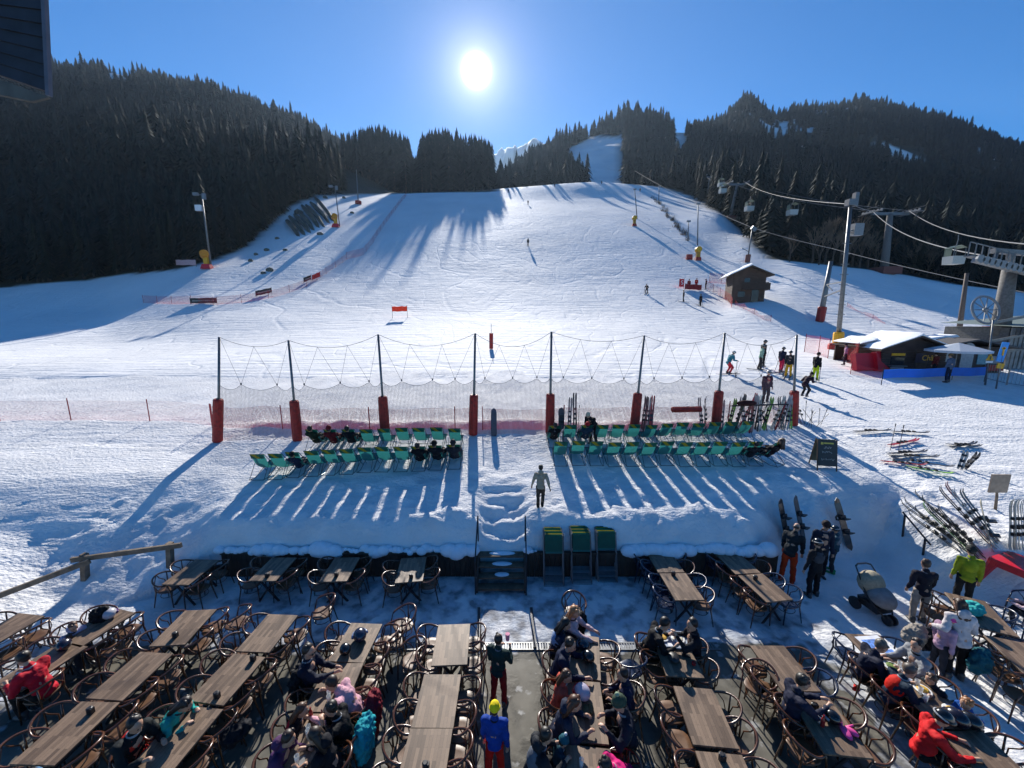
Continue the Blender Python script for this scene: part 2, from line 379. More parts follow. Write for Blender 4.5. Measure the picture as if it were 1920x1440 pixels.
# ---------------------------------------------------------------- ground materials
def snowmat(name, mode):
    m = bpy.data.materials.new(name); m.use_nodes = True; t = m.node_tree; p = t.nodes['Principled BSDF']
    L = t.links.new; geo = N(t, 'ShaderNodeNewGeometry')
    p.inputs['Roughness'].default_value = .8; p.inputs['Specular IOR Level'].default_value = .10
    def nz(sc, det=3, vec=None, mp=None):
        n = N(t, 'ShaderNodeTexNoise'); n.inputs['Scale'].default_value = sc; n.inputs['Detail'].default_value = det
        if mp:
            q = N(t, 'ShaderNodeMapping'); q.inputs['Scale'].default_value = mp; L(geo.outputs['Position'], q.inputs[0]); L(q.outputs[0], n.inputs['Vector'])
        else: L(geo.outputs['Position'], n.inputs['Vector'])
        return n
    def mixc(fac, a, b):
        x = N(t, 'ShaderNodeMix', data_type='RGBA')
        if hasattr(fac, 'name'): L(fac, x.inputs['Factor'])
        else: x.inputs['Factor'].default_value = fac
        for s, c in (('A', a), ('B', b)):
            if isinstance(c, tuple): x.inputs[s].default_value = c
            else: L(c, x.inputs[s])
        return x.outputs['Result']
    def mr(o, a, b):
        r = N(t, 'ShaderNodeMapRange'); r.inputs['From Min'].default_value = a; r.inputs['From Max'].default_value = b; L(o, r.inputs['Value']); return r.outputs[0]
    at_ = N(t, 'ShaderNodeAttribute', attribute_name='cover')
    if mode == 'near':
        n1 = nz(1.3, 5); sc = mixc(mr(n1.outputs['Fac'], .35, .7), (.81, .80, .79, 1), (.70, .695, .69, 1))
        n2 = nz(2.2, 5); n3 = nz(3.3, 7)
        conc = mixc(mr(n2.outputs['Fac'], .35, .65), (.075, .07, .058, 1), (.16, .15, .125, 1))
        conc = mixc(mr(n3.outputs['Fac'], .60, .68), conc, (.32, .32, .31, 1))
        icy = mixc(mr(nz(3.1, 4).outputs['Fac'], .4, .62), (.55, .58, .62, 1), (.26, .26, .27, 1))
        ad = N(t, 'ShaderNodeMath', operation='ADD'); L(at_.outputs['Fac'], ad.inputs[0])
        s_ = N(t, 'ShaderNodeMath', operation='MULTIPLY_ADD'); s_.inputs[1].default_value = .9; s_.inputs[2].default_value = -.45; L(n2.outputs['Fac'], s_.inputs[0]); L(s_.outputs[0], ad.inputs[1])
        c = mixc(mr(ad.outputs[0], .28, .42), sc, icy); c = mixc(mr(ad.outputs[0], .60, .74), c, conc)
        L(c, p.inputs['Base Color'])
        rr = N(t, 'ShaderNodeMapRange'); rr.inputs['From Min'].default_value = .3; rr.inputs['From Max'].default_value = .7; rr.inputs['To Min'].default_value = .85; rr.inputs['To Max'].default_value = .5
        L(ad.outputs[0], rr.inputs['Value']); L(rr.outputs[0], p.inputs['Roughness'])
        b1 = nz(11, 8); b2 = nz(1, 5, mp=(4, 12, 4)); inv = N(t, 'ShaderNodeMath', operation='SUBTRACT', use_clamp=True); inv.inputs[0].default_value = 1.0; L(ad.outputs[0], inv.inputs[1]); sm0 = N(t, 'ShaderNodeMath', operation='MULTIPLY_ADD'); L(b2.outputs['Fac'], sm0.inputs[0]); L(inv.outputs[0], sm0.inputs[1]); sm0.inputs[2].default_value = 0; b1m = N(t, 'ShaderNodeMath', operation='MULTIPLY'); L(b1.outputs['Fac'], b1m.inputs[0]); L(inv.outputs[0], b1m.inputs[1]); sm = N(t, 'ShaderNodeMath', operation='ADD'); L(b1m.outputs[0], sm.inputs[0]); L(sm0.outputs[0], sm.inputs[1])
        bp = N(t, 'ShaderNodeBump'); bp.inputs['Strength'].default_value = .55; bp.inputs['Distance'].default_value = .07
        L(sm.outputs[0], bp.inputs['Height']); L(bp.outputs[0], p.inputs['Normal'])
    else:
        n1 = nz(.09, 5, mp=(1, .5, 1)); sc = mixc(mr(n1.outputs['Fac'], .35, .7), (.80, .80, .80, 1), (.71, .715, .72, 1))
        fo = nz(.6, 4); fc = mixc(mr(fo.outputs['Fac'], .3, .7), (.018, .022, .012, 1), (.05, .045, .03, 1))
        c = mixc(at_.outputs['Fac'], sc, fc); L(c, p.inputs['Base Color'])
        b1 = nz(1, 8, mp=(1.1, .5, 1.1)); b2 = nz(1, 4, mp=(.18, 2.6, .5)); b3 = nz(5, 5)
        sm = N(t, 'ShaderNodeMath', operation='ADD'); L(b1.outputs['Fac'], sm.inputs[0]); L(b2.outputs['Fac'], sm.inputs[1])
        s2 = N(t, 'ShaderNodeMath', operation='MULTIPLY_ADD'); s2.inputs[1].default_value = .3; L(b3.outputs['Fac'], s2.inputs[0]); L(sm.outputs[0], s2.inputs[2])
        bp = N(t, 'ShaderNodeBump'); bp.inputs['Strength'].default_value = .36; bp.inputs['Distance'].default_value = .36
        acc = s2
        for sc_, wd_, am_, mp_ in ((.045, .018, -.35, (1, .45, 1)), (.11, .022, -.22, (1, .6, 1))):
            q = nz(sc_, 2, mp=mp_); a1 = N(t, 'ShaderNodeMath', operation='SUBTRACT'); a1.inputs[1].default_value = .5; m5 = N(t, 'ShaderNodeMath', operation='MULTIPLY'); m5.inputs[1].default_value = 9; L(q.outputs['Fac'], m5.inputs[0]); f5 = N(t, 'ShaderNodeMath', operation='FRACT'); L(m5.outputs[0], f5.inputs[0]); L(f5.outputs[0], a1.inputs[0]); a2 = N(t, 'ShaderNodeMath', operation='ABSOLUTE'); L(a1.outputs[0], a2.inputs[0])
            r5 = N(t, 'ShaderNodeMapRange', interpolation_type='SMOOTHSTEP'); r5.inputs['From Min'].default_value = .10; r5.inputs['From Max'].default_value = 0; L(a2.outputs[0], r5.inputs['Value']); n5 = N(t, 'ShaderNodeMath', operation='MULTIPLY_ADD'); n5.inputs[1].default_value = am_; L(r5.outputs[0], n5.inputs[0]); L(acc.outputs[0], n5.inputs[2]); acc = n5
        L(acc.outputs[0], bp.inputs['Height']); L(bp.outputs[0], p.inputs['Normal'])
    return m
def gridmesh(name, X, Y, Z, cover, m):
    nx, ny = X.shape; v = np.stack([X, Y, Z], -1).reshape(-1, 3).astype(np.float32)
    i = np.arange(nx * ny).reshape(nx, ny)
    q = np.stack([i[:-1, :-1], i[1:, :-1], i[1:, 1:], i[:-1, 1:]], -1).reshape(-1, 4)
    me = bpy.data.meshes.new(name); me.vertices.add(len(v)); me.vertices.foreach_set('co', v.ravel())
    me.loops.add(q.size); me.loops.foreach_set('vertex_index', q.ravel().astype(np.int32))
    me.polygons.add(len(q)); me.polygons.foreach_set('loop_start', np.arange(0, q.size, 4, dtype=np.int32))
    me.polygons.foreach_set('use_smooth', np.ones(len(q), bool)); me.update(calc_edges=True)
    a = me.attributes.new('cover', 'FLOAT', 'POINT'); a.data.foreach_set('value', cover.ravel().astype(np.float32))
    me.materials.append(m); o = bpy.data.objects.new(name, me); COL.objects.link(o); return o
def axis(a, b, lo, hi, fine, coarse):
    r = [lo]
    while r[-1] < hi: r.append(r[-1] + (fine if a <= r[-1] < b else coarse))
    return np.array(r)
xs = axis(-14, 14.5, -70, 70, .085, .9); ys = axis(4.5, 17.8, -6, 25.8, .085, .35)
XX, YY = np.meshgrid(xs, ys, indexing='ij'); ZZ = near(XX, YY)
cov = sst(7.75 - YY + .25 * noise(XX * .8, YY * .8, 4), -.5, .6) * sst(ZZ, .25, .05)          # bare wet concrete near, snow and ice far
cov = cov * (1 - .75 * sst(XX, 5.2, 8.5)) * (1 - .5 * sst(-XX, 8.6, 10.5))
cov = np.maximum(cov, .42 * sst(9.3 - YY, -.6, .3) * sst(ZZ, .3, .06) * sst(-np.abs(XX - .1), -.95, -.75))
cov = np.maximum(cov, .36 * sst(ZZ, .2, .05) * sst(-np.abs(XX), -9, -7))
gridmesh('snow_ground', XX, YY, ZZ, cov, snowmat('trodden_snow', 'near'))['kind'] = 'structure'
# far ground: piste and mountain sides
EDGE_L = [(-900, 560), (0, 538), (150, 525), (250, 513), (330, 505), (400, 488), (460, 462), (500, 425), (545, 385), (600, 366), (660, 364), (940, 358)]
EDGE_R = [(1165, 343), (1200, 346), (1235, 349), (1290, 366), (1350, 399), (1400, 441), (1440, 484), (1560, 497), (1700, 515), (1800, 533), (1920, 548), (2800, 570)]
def vproj(Y, z): return 720 - F * np.tan(np.arctan2(z - H, Y) + TH)
def forest(u, Y, z):
    """True where trees grow: beyond the edges of the piste"""
    v = vproj(Y, z); u = np.asarray(u, float)
    l = (v < np.interp(u, *zip(*EDGE_L)) + 1) & (u < 940) & (Y > 70)
    r = (v < np.interp(u, *zip(*EDGE_R)) + 1) & (u >= 1160) & (Y > 80)
    mid = (u >= 930) & (u < 1172) & (Y > 240)
    upper = (np.abs(v - 303) < 47 - np.clip((1110 - u) * .55, 0, 40)) & (u > 1062) & (u < 1168)      # the upper piste on the knoll
    gap = (u > 1262) & (u < 1282) & (v < 300) & (v > 225)
    band = (u > 1160) & (u < 1275) & (np.abs(v - 262) < 4) & (Y > 300)
    return (l | r | mid) & ~upper & ~gap & ~band
def patches(X, Y, u, v):
    n = fbm(X / 26, Y / 26, 3, 101)
    k = ((u > 1350) & (u < 1600) & (v > 195) & (v < 285) & (n > .16)) | ((u > 1640) & (u < 1900) & (v > 260) & (v < 330) & (n > .28))
    return k | ((np.abs(u - 232 - (v - 135) * -.5) < 34 - np.abs(v - 135) * .45) & (v > 108) & (v < 160))
_X = (US[:, None] - 960) / F * zc(YS[None, :], FZ); UU = np.repeat(US[:, None], len(YS), 1); VV = vproj(_Yg, FZ)
FC = (forest(UU, _Yg, FZ) & ~patches(_X, _Yg, UU, VV)).astype(float)
for _ in range(1): FC[1:-1] = (FC[:-2] + 2 * FC[1:-1] + FC[2:]) / 4
Zf = FZ.copy(); Zf[:, 0] -= .15; Zf[:, 1] -= .08
gridmesh('hills', _X, _Yg, Zf, FC, snowmat('piste_snow', 'far'))['kind'] = 'structure'
# far snowy mountain seen in the notch
def mountain():
    us = np.linspace(820, 1180, 90); ds = np.linspace(1300, 1900, 26)
    sky_ = np.interp(us, [820, 905, 935, 965, 990, 1010, 1040, 1075, 1180], [345, 325, 290, 283, 270, 268, 285, 300, 330])
    rows = []
    for j, d in enumerate(ds):
        t = j / 25; top = sst(t, 0, .62) - .25 * sst(t, .7, 1)
        v = 420 + (sky_ - 420) * top; z = H + d * np.tan(np.arctan((720 - v) / F) - TH) + 60 * fbm(us / 14, us * 0 + d / 60, 4, 7) * (t > 0)
        rows.append(np.stack([(us - 960) / F * zc(d, z), us * 0 + d, z], -1))
    R_ = np.array(rows)
    cv = (fbm(R_[..., 0] / 60, R_[..., 2] / 40, 4, 3) > .1).astype(float)
    o = gridmesh('mountain', R_[..., 0], R_[..., 1], R_[..., 2], cv * .5, MC['far'])
    o['kind'] = 'structure'
MC['far'] = bpy.data.materials['piste_snow']; mountain()
# ---------------------------------------------------------------- conifers
NEED = mat('spruce_needles', (.008, .018, .017), .85, var=.45, scale=.35, spec=.15)
NEED2 = mat('larch_needles', (.018, .025, .016), .85, var=.4, scale=.3, spec=.15)
BARK = mat('bark', (.06, .045, .035), .9, var=.3)
TWIG = mat('bare_twigs', (.17, .125, .09), .9, var=.3, scale=.4, spec=.1)
def conifer_arrays(h=1.0, tiers=9, spikes=8, rbase=.17, seed=0, droop=.35):
    rnd = random.Random(seed); V = []; Fc = []
    lo = .10
    for t in range(tiers):
        q = t / (tiers - 1); zt = lo + (1 - lo) * (q ** .88) * .93; r = rbase * (1 - q) ** .82 + .012; a0 = rnd.random() * 7
        hh = (1 - lo) / tiers * 2.1
        for k in range(spikes):
            w = a0 + 2 * pi * (k + rnd.uniform(-.3, .3)) / spikes; rr = r * rnd.uniform(.65, 1.18); dw = pi / spikes * rnd.uniform(.8, 1.25)
            n = len(V); zz = zt + rnd.uniform(-.012, .012)
            V += [(0, 0, min(zz + hh * .75, 1)), (rr * .55 * cos(w - dw), rr * .55 * sin(w - dw), zz + hh * .12), (rr * cos(w), rr * sin(w), zz - rr * droop), (rr * .55 * cos(w + dw), rr * .55 * sin(w + dw), zz + hh * .12)]
            Fc += [(n, n + 1, n + 2), (n, n + 2, n + 3)]
    return np.array(V) * h, np.array(Fc)
TREES = [conifer_arrays(1, 11, 8, .19, 1), conifer_arrays(1, 11, 9, .24, 2), conifer_arrays(1, 10, 7, .17, 3), conifer_arrays(.85, 8, 9, .34, 4, .1), conifer_arrays(1, 12, 8, .21, 5), conifer_arrays(.7, 7, 9, .36, 6, .05)]
NEAR = [conifer_arrays(1, 17, 11, .16, 11), conifer_arrays(1, 18, 12, .19, 12), conifer_arrays(1, 16, 10, .14, 13)]
def arrmesh(name, V, Fc, m):
    me = bpy.data.meshes.new(name); me.vertices.add(len(V)); me.vertices.foreach_set('co', V.astype(np.float32).ravel())
    me.loops.add(Fc.size); me.loops.foreach_set('vertex_index', Fc.ravel().astype(np.int32)); me.polygons.add(len(Fc))
    me.polygons.foreach_set('loop_start', np.arange(0, Fc.size, 3, dtype=np.int32)); me.update(calc_edges=True); me.materials.append(m); return me
rng = np.random.default_rng(5)
cand = []
def ring(u0, u1, y0, y1, n):
    """n points spread evenly over the ground between two image columns and two distances"""
    c = 0; tries = 0; ulo, uhi = u0, u1
    while c < n and tries < n * 6:
        tries += 1
        Y = sqrt(rng.uniform(y0 * y0, y1 * y1)); u = rng.uniform(u0, u1)
        j = int(np.clip(np.searchsorted(YS, Y) - 1, 0, len(YS) - 2)); i = int(np.clip((u + 900) / 10, 0, len(US) - 2))
        z = float(FZ[i, j]); X = (u - 960) / F * zc(Y, z); z = farz(X, Y)
        if not bool(forest(u, Y, z)): continue
        if FC[i, j] < .5 and rng.random() < .93: continue
        cand.append((X, Y, z, u)); c += 1
ring(-500, 660, 72, 130, 1700); ring(-500, 700, 130, 260, 3400); ring(-500, 760, 260, 480, 4300)
ring(640, 935, 205, 300, 330); ring(920, 1175, 240, 520, 900); ring(1165, 1420, 200, 520, 1500)
ring(1165, 2400, 80, 160, 1500); ring(1280, 2400, 160, 320, 3400); ring(1290, 2300, 320, 640, 5200)
# keep the sunlit crest free: the trees at the top of the piste, placed one by one by the skyline they make
crest = []
SKYT = [(640, 252), (672, 240), (712, 232), (740, 236), (760, 248), (785, 262), (795, 243), (815, 240), (838, 236), (858, 236), (875, 250), (897, 250), (915, 262)]
for k in range(112):
    u = 645 + (925 - 645) * (k + rng.uniform(-.4, .4)) / 112; Y = rng.uniform(262, 284)
    i = int((u + 900) / 10); j = int(np.searchsorted(YS, Y)); z = float(FZ[i, j]); X = (u - 960) / F * zc(Y, z); z = farz(X, Y)
    vt = np.interp(u, *zip(*SKYT)) + abs(rng.normal(0, 9)) - 3 + (26 if 771 < u < 786 else 0)
    h = vz(Y, vt) - z; crest.append((X, Y, z, u, h))
allt = []
for (X, Y, z, u) in cand:
    if Y < 296 and 640 < u < 935: continue
    h = rng.uniform(11, 19) * (1.0 if Y < 200 else .72)
    if 930 < u < 1290 and Y > 240: h = rng.uniform(12, 18)
    if u > 1380 and Y < 112: h = rng.uniform(8, 14)
    if 1500 < u < 1780 and Y < 100: continue
    if u < 640 and Y < 135: h = rng.uniform(8, 12.5) if Y < 98 else rng.uniform(9, 14)
    allt.append((X, Y, z, u, h))
def vis(t):
    X, Y, z, u, h = t
    return -40 < u < 1960
# largest in view: first the crest trees and the front rank of each forest edge, then the highest on the skylines
front = sorted([t for t in allt if vis(t) and t[1] < 400], key=lambda t: -(F * t[4] / t[1]) + (0 if forest(t[3], t[1], t[2]) else 0))
def gapf(t):
    u, Y, z = t[3], t[1], t[2]; v = vproj(Y, z)
    e = np.interp(u, *zip(*(EDGE_L if u < 940 else EDGE_R))); return float(e - v)
ind = sorted([t for t in allt if vis(t) and t[1] < 170], key=gapf)[:215]
ids = set(map(id, ind)); rest = [t for t in allt if id(t) not in ids]
proto = []
for i, (V, Fc) in enumerate(NEAR):
    proto.append((arrmesh('crown', V, Fc, NEED if i < 2 else NEED2), None))
tr = B().tube([(0, 0, -.03), (0, 0, .5), (0, 0, .97)], [.016, .010, .002], 6); trm = bpy.data.meshes.new('trunk'); trm.from_pydata(tr.v, [], tr.f); trm.materials.append(BARK)
def place_tree(t, label, group, k):
    X, Y, z, u, h = t
    o = thing('conifer_tree', label, 'conifer', (X, Y, z - .2), rng.uniform(0, 6.28), group)
    w = h * rng.uniform(.85, 1.2); o.scale = (w, w, h)
    for nm, me in (('crown', proto[k][0]), ('trunk', trm)):
        c = bpy.data.objects.new(nm, me); COL.objects.link(c); c.parent = o
for n, t in enumerate(crest): place_tree(t, 'dark spruce in the row along the top edge of the piste', 'spruces on the crest under the sun', n % 2)
for n, t in enumerate(ind):
    left = t[3] < 940
    place_tree(t, 'dark conifer at the lower edge of the left forest' if left else 'dark conifer at the forest edge behind the ski lift', 'conifers of the left forest edge' if left else 'conifers of the right forest edge', n % 3)
FINE = [conifer_arrays(1, 17, 10, .17, 21), conifer_arrays(1, 18, 10, .21, 22), conifer_arrays(1, 16, 10, .24, 23), conifer_arrays(.8, 13, 11, .30, 24, .1)]
def merge(lst, name, label, m):
    Vs = []; Fs = []; o = 0
    for n, (X, Y, z, u, h) in enumerate(lst):
        V, Fc = TREES[int(rng.integers(6))] if Y > 210 else FINE[int(rng.integers(4))]; h = h * float(np.clip(rng.normal(.95, .22), .5, 1.5)); w = h * rng.uniform(.85, 1.25); a = rng.uniform(0, 6.28); c, s = cos(a), sin(a)
        P = np.stack([(V[:, 0] * c - V[:, 1] * s) * w + X, (V[:, 0] * s + V[:, 1] * c) * w + Y, V[:, 2] * h + z - .4], -1)
        Vs.append(P); Fs.append(Fc + o); o += len(V)
    ob = bpy.data.objects.new(name, arrmesh(name, np.concatenate(Vs), np.concatenate(Fs), m)); COL.objects.link(ob)
    tag(ob, label, 'forest', kind='stuff')
L_ = [t for t in rest if t[3] < 700]; M_ = [t for t in rest if 700 <= t[3] < 1290]; R_ = [t for t in rest if t[3] >= 1290]
merge(L_, 'forest', 'dark conifer forest covering the left mountainside', NEED)
merge(M_, 'forest', 'conifer forest on the knoll beyond the top of the piste', NEED)
merge(R_, 'forest', 'dark conifer forest covering the right mountain', NEED)
# bare broadleaf trees by the lift
def bare(u, v, h, seed, y0=60):
    p = at(u, v, y0); rnd = random.Random(seed)
    tr_ = thing('bare_tree', 'leafless brown broadleaf tree at the forest edge beyond the lift tower', 'tree', p, 0, 'bare trees behind the lift tower')
    tb = B(); cb = B()
    def grow(a, d, L, r, lvl):
        b = a + d * L; (tb if lvl < 2 else cb).tube([a, (a + b) / 2 + Vector((rnd.uniform(-1, 1), rnd.uniform(-1, 1), 0)) * L * .06, b], [r, r * .8, r * .6], 4 if lvl < 3 else 3, cap=False)
        if lvl >= 5: return
        for k in range(3 if lvl < 4 else 4):
            nd = (d + Vector((rnd.uniform(-1, 1), rnd.uniform(-1, 1), rnd.uniform(-.1, .7))) * (.55 if lvl else .4)).normalized()
            grow(a + (b - a) * rnd.uniform(.55, 1), nd, L * rnd.uniform(.6, .8), r * .6, lvl + 1)
    grow(Vector((0, 0, -.3)), Vector((0, 0, 1)), h * .28, h * .020, 0)
    obj('trunk', tb, BARK, tr_); obj('crown', cb, TWIG, tr_)
for i, (u, v, h) in enumerate([(1522, 495, 12), (1548, 497, 14), (1574, 499, 13), (1598, 501, 14), (1626, 503, 12), (1660, 508, 12), (1698, 512, 13), (1725, 516, 14), (1752, 520, 13), (1782, 526, 11), (1535, 498, 9), (1560, 500, 11), (1585, 502, 12), (1612, 504, 10), (1640, 506, 9), (1685, 512, 9), (1712, 516, 12), (1738, 520, 11), (1765, 524, 9), (1795, 530, 8), (1480, 492, 8), (1840, 538, 8)]): bare(u, v - 1, h, i)
# ---------------------------------------------------------------- materials of things
RED = mat('red_pad', '961c15', .6, var=.32, bump=.2, bscale=8); REDB = mat('red_plastic', 'c8182a', .35, var=.06)
STEEL = mat('galvanised_steel', (.17, .175, .18), .45, .7, var=.15); DARKM = mat('dark_steel', (.035, .037, .042), .45, .5, var=.2)
ROPE = mat('rope', (.10, .10, .11), .8, var=0); WOODD = mat('dark_timber', (.055, .033, .022), .75, var=.3, scale=3, bump=.3, bscale=20)
WOODF = mat('fence_timber', (.16, .12, .085), .85, var=.3, scale=6, bump=.3, bscale=30); WOODB = mat('step_timber', (.12, .08, .05), .8, var=.3)
SNOW = mat('roof_snow', (.82, .84, .88), .8, var=.04, spec=.15, bump=.3, bscale=3); WHITE = mat('white_plastic', (.75, .76, .77), .5, var=.05)
YEL = mat('yellow_pad', 'd8a010', .55, var=.1); BLACK = mat('black_plastic', (.015, .015, .017), .45, var=.2); CONC = mat('concrete_post', (.14, .135, .13), .9, var=.2)
ORNG = mat('orange_banner', 'e0522a', .6, var=.05, trans=.35); BLUE = mat('blue_banner', '1d6fd0', .6, var=.08, scale=2, trans=.3); GLASS = mat('dark_window', (.02, .025, .03), .12, var=0)
NETG = netmat('grey_net', (.16, .12, .13), .055, .0085); NETR = netmat('red_net', 'c02a36', .05, .0075); NETF = netmat('faded_red_net', 'c8404a', .06, .0045)
BARR = mat('barrier_grey', (.22, .23, .24), .5, .5, var=.1)
# ---------------------------------------------------------------- safety net along the terrace
POLES = [(408, 828, 411, 632, 748), (558, 826, 541, 638, 751), (723, 822, 709, 627, 743), (887, 815, 891, 625, 740), (1031, 813, 1034, 622, 738), (1188, 812, 1208, 629, 737), (1341, 808, 1359, 624, 733), (1487, 797, 1494, 628, 733)]
PN = ['leftmost of the eight net posts, standing straight', 'net post leaning left, second from the left', 'net post behind the middle of the left deckchair rows', 'net post at the left of the gap between the deckchairs', 'net post at the right of the gap between the deckchairs', 'net post leaning right beside a few skis', 'net post leaning right beside the lying red pad', 'rightmost net post among the leaning skis']
PB, PT_ = [], []
for (u, v, tu, tv, pv), l in zip(POLES, PN):
    p = at(u, v, 13); top = aty(tu, tv, p.y); q = thing('net_post', 'red padded ' + l, 'safety post', p, 0, 'posts of the safety net')
    d = top - p; obj('pole', B().tube([(0, 0, -.3), d], [.055, .045], 8), STEEL, q, True)
    k = (aty(tu + (u - tu) * (pv - tv) / (v - tv), pv, p.y) - p).z / d.z
    b = B(); n = 10
    b.tube([d * 0, d * k * .03, d * k * .5, d * k * .97, d * k], [.17, .195, .20, .19, .15], 10); b.tube([d * k * .35, d * k * .37], [.205, .205], 10); b.tube([d * k * .68, d * k * .70], [.20, .20], 10)
    obj('pad', b, RED, q, False); obj('strap', B().tube([d * k * .99, d * k * 1.015], [.10, .08], 8), DARKM, q)
    PB.append(p); PT_.append(top)
net = thing('safety_net', 'fine grey safety net hung on ropes between the red padded posts', 'safety net', PB[0])
def rel(p, o): return p - o
top_rope = B(); zig = B(); ed = B(); O = PB[0]
rows_n = []; uvs = []
for i in range(7):
    a, b = PT_[i], PT_[i + 1]; ga, gb = PB[i], PB[i + 1]; da, db = a - ga, b - gb
    W_ = (gb - ga).length
    def topz(t): return a.lerp(b, t) + Vector((0, 0, -(.32 + .09 * (i * 5 % 4)) * 4 * t * (1 - t)))
    top_rope.tube([topz(t / 16) - O for t in range(17)], .008, 4, cap=False)
    rng_ = random.Random(i); nk = 3 if i != 0 else 2
    low = [0] + [(k + .5 + rng_.uniform(-.15, .15)) / nk for k in range(nk)] + [1]
    def lowp(t):
        e = ga + da * .56; f = gb + db * .56; sag = 0
        for x0, x1 in zip(low, low[1:]):
            if x0 <= t <= x1: s = (t - x0) / (x1 - x0 + 1e-9); sag = .22 * 4 * s * (1 - s)
        return e.lerp(f, t) + Vector((0, 0, -sag))
    ups = [(k + 1) / nk - .02 for k in range(nk - 1)]
    ed.tube([lowp(t / 30) - O for t in range(31)], .009, 4, cap=False)
    seq = [topz(0)] + sum([[lowp(low[k + 1]), topz(ups[k]) if k < len(ups) else topz(1)] for k in range(nk)], [])
    for s0, s1 in zip(seq, seq[1:]): zig.tube([s0 - O, s1 - O], .006, 3, cap=False)
    for k in range(nk): zig.box(lowp(low[k + 1]) - O + Vector((0, 0, .03)), (.05, .03, .09))
    for t in range(31):
        tt = t / 30; T_ = lowp(tt); g = ga.lerp(gb, tt); g.z = gz(g.x, g.y) + .02; g.y += .0
        col = [(T_.lerp(g, k / 6)) - O for k in range(7)]; rows_n.append(col); uvs.append([((i + tt) * W_, k / 6 * (T_ - g).length) for k in range(7)])
uvobj('mesh_panel', rows_n, uvs, NETG, net); obj('top_rope', top_rope, ROPE, net); obj('hanging_rope', zig, ROPE, net); obj('edge_rope', ed, ROPE, net)
# red fences: a net on thin stakes that follows the ground
def fence(name, label, cat, pts, h, stake=2.6, m=None, y0=10, sm=None, group=None, sag=.0, step=.6):
    P = [at(u, v, y0) for u, v in pts]; f = thing(name, label, cat, P[0], 0, group); O = P[0]; rows = []; uv = []; s = 0; acc = 1e9
    pole_ = []
    for a, b in zip(P, P[1:]):
        L = (b - a).length; n = max(1, int(L / step))
        for k in range(n + (b is P[-1])):
            q = a.lerp(b, k / n); q.z = gz(q.x, q.y); dd = L / n
            if acc >= stake: pole_.append(q.copy()); acc = 0
            hh = h * (1 - sag * (.5 - .5 * cos(2 * pi * acc / stake)))
            rows.append([q - O + Vector((0, 0, hh * j / 3 + .03)) for j in range(4)]); uv.append([(s, hh * j / 3) for j in range(4)]); s += dd; acc += dd
    uvobj('netting', rows, uv, m or NETR, f)
    for q in pole_[:95]: obj('stake', B().tube([q - O + Vector((0, 0, -.2)), q - O + Vector((0, 0, h + .12))], .016 + h * .006, 5), sm or mat('stake', 'a03030', .6, var=.1), f)
    return f
fence('snow_fence', 'low red netting fence in front of the left half of the net posts', 'netting fence', [(400, 800), (470, 803), (560, 806), (720, 806), (880, 804)], .95, 3.3, y0=13, sag=.06)
fence('snow_fence', 'faint red netting fence running from the first net post off to the left', 'netting fence', [(-160, 792), (0, 789), (160, 788), (330, 790), (398, 799)], .95, 3.3, y0=13, m=NETF)
fence('snow_fence', 'low red netting stretched over the snow behind the right deckchair rows', 'netting fence', [(905, 806), (1030, 806), (1190, 804), (1340, 802), (1480, 797)], .95, 3.3, y0=13, sag=.06)
fence('snow_fence', 'long red fence with black banners that bends up the left edge of the piste', 'netting fence', [(269, 568), (330, 571), (400, 572), (470, 566), (520, 556), (575, 538), (620, 508), (650, 487)], 1.15, 3.2, y0=40, step=1.0)
fence('snow_fence', 'red fence in the shade climbing along the left edge of the upper piste', 'netting fence', [(650, 487), (682, 478), (700, 455), (730, 410), (762, 367)], 1.5, 6, y0=60, step=2)
fence('snow_fence', 'red fence in front of the chalet where skiers gather', 'netting fence', [(1322, 540), (1345, 552), (1368, 568), (1372, 578)], 1.3, 2, y0=30)
fence('snow_fence', 'dense red fencing stacked left of the chalet porch', 'netting fence', [(1330, 530), (1352, 532), (1378, 534), (1385, 545)], 1.7, 1.6, y0=40)
fence('snow_fence', 'slack red fence on the trampled snow below the chalet', 'netting fence', [(1378, 572), (1405, 585), (1432, 600), (1445, 603)], .7, 3, y0=30, sag=.5)
fence('snow_fence', 'red fence left of the yellow padded mast', 'netting fence', [(1508, 660), (1528, 664), (1552, 672)], 1.5, 1.5, y0=20)
fence('snow_fence', 'red fence between the masted pads and the ticket hut', 'netting fence', [(1588, 680), (1604, 688)], 1.6, 1.2, y0=20)
fence('snow_fence', 'slack red net on the snow in front of the ticket hut', 'netting fence', [(1594, 703), (1625, 708), (1652, 712)], .8, 3.0, y0=18, sag=.3)
fence('snow_fence', 'faint red net lying along the bank right of the tall masts', 'netting fence', [(1588, 575), (1620, 590), (1660, 608)], .5, 5, y0=26, sag=.7)
fence('snow_fence', 'red net leaning beside the wall of the ticket hut', 'netting fence', [(1665, 696), (1690, 690), (1720, 697)], 1.0, 2, y0=18, sag=.3)
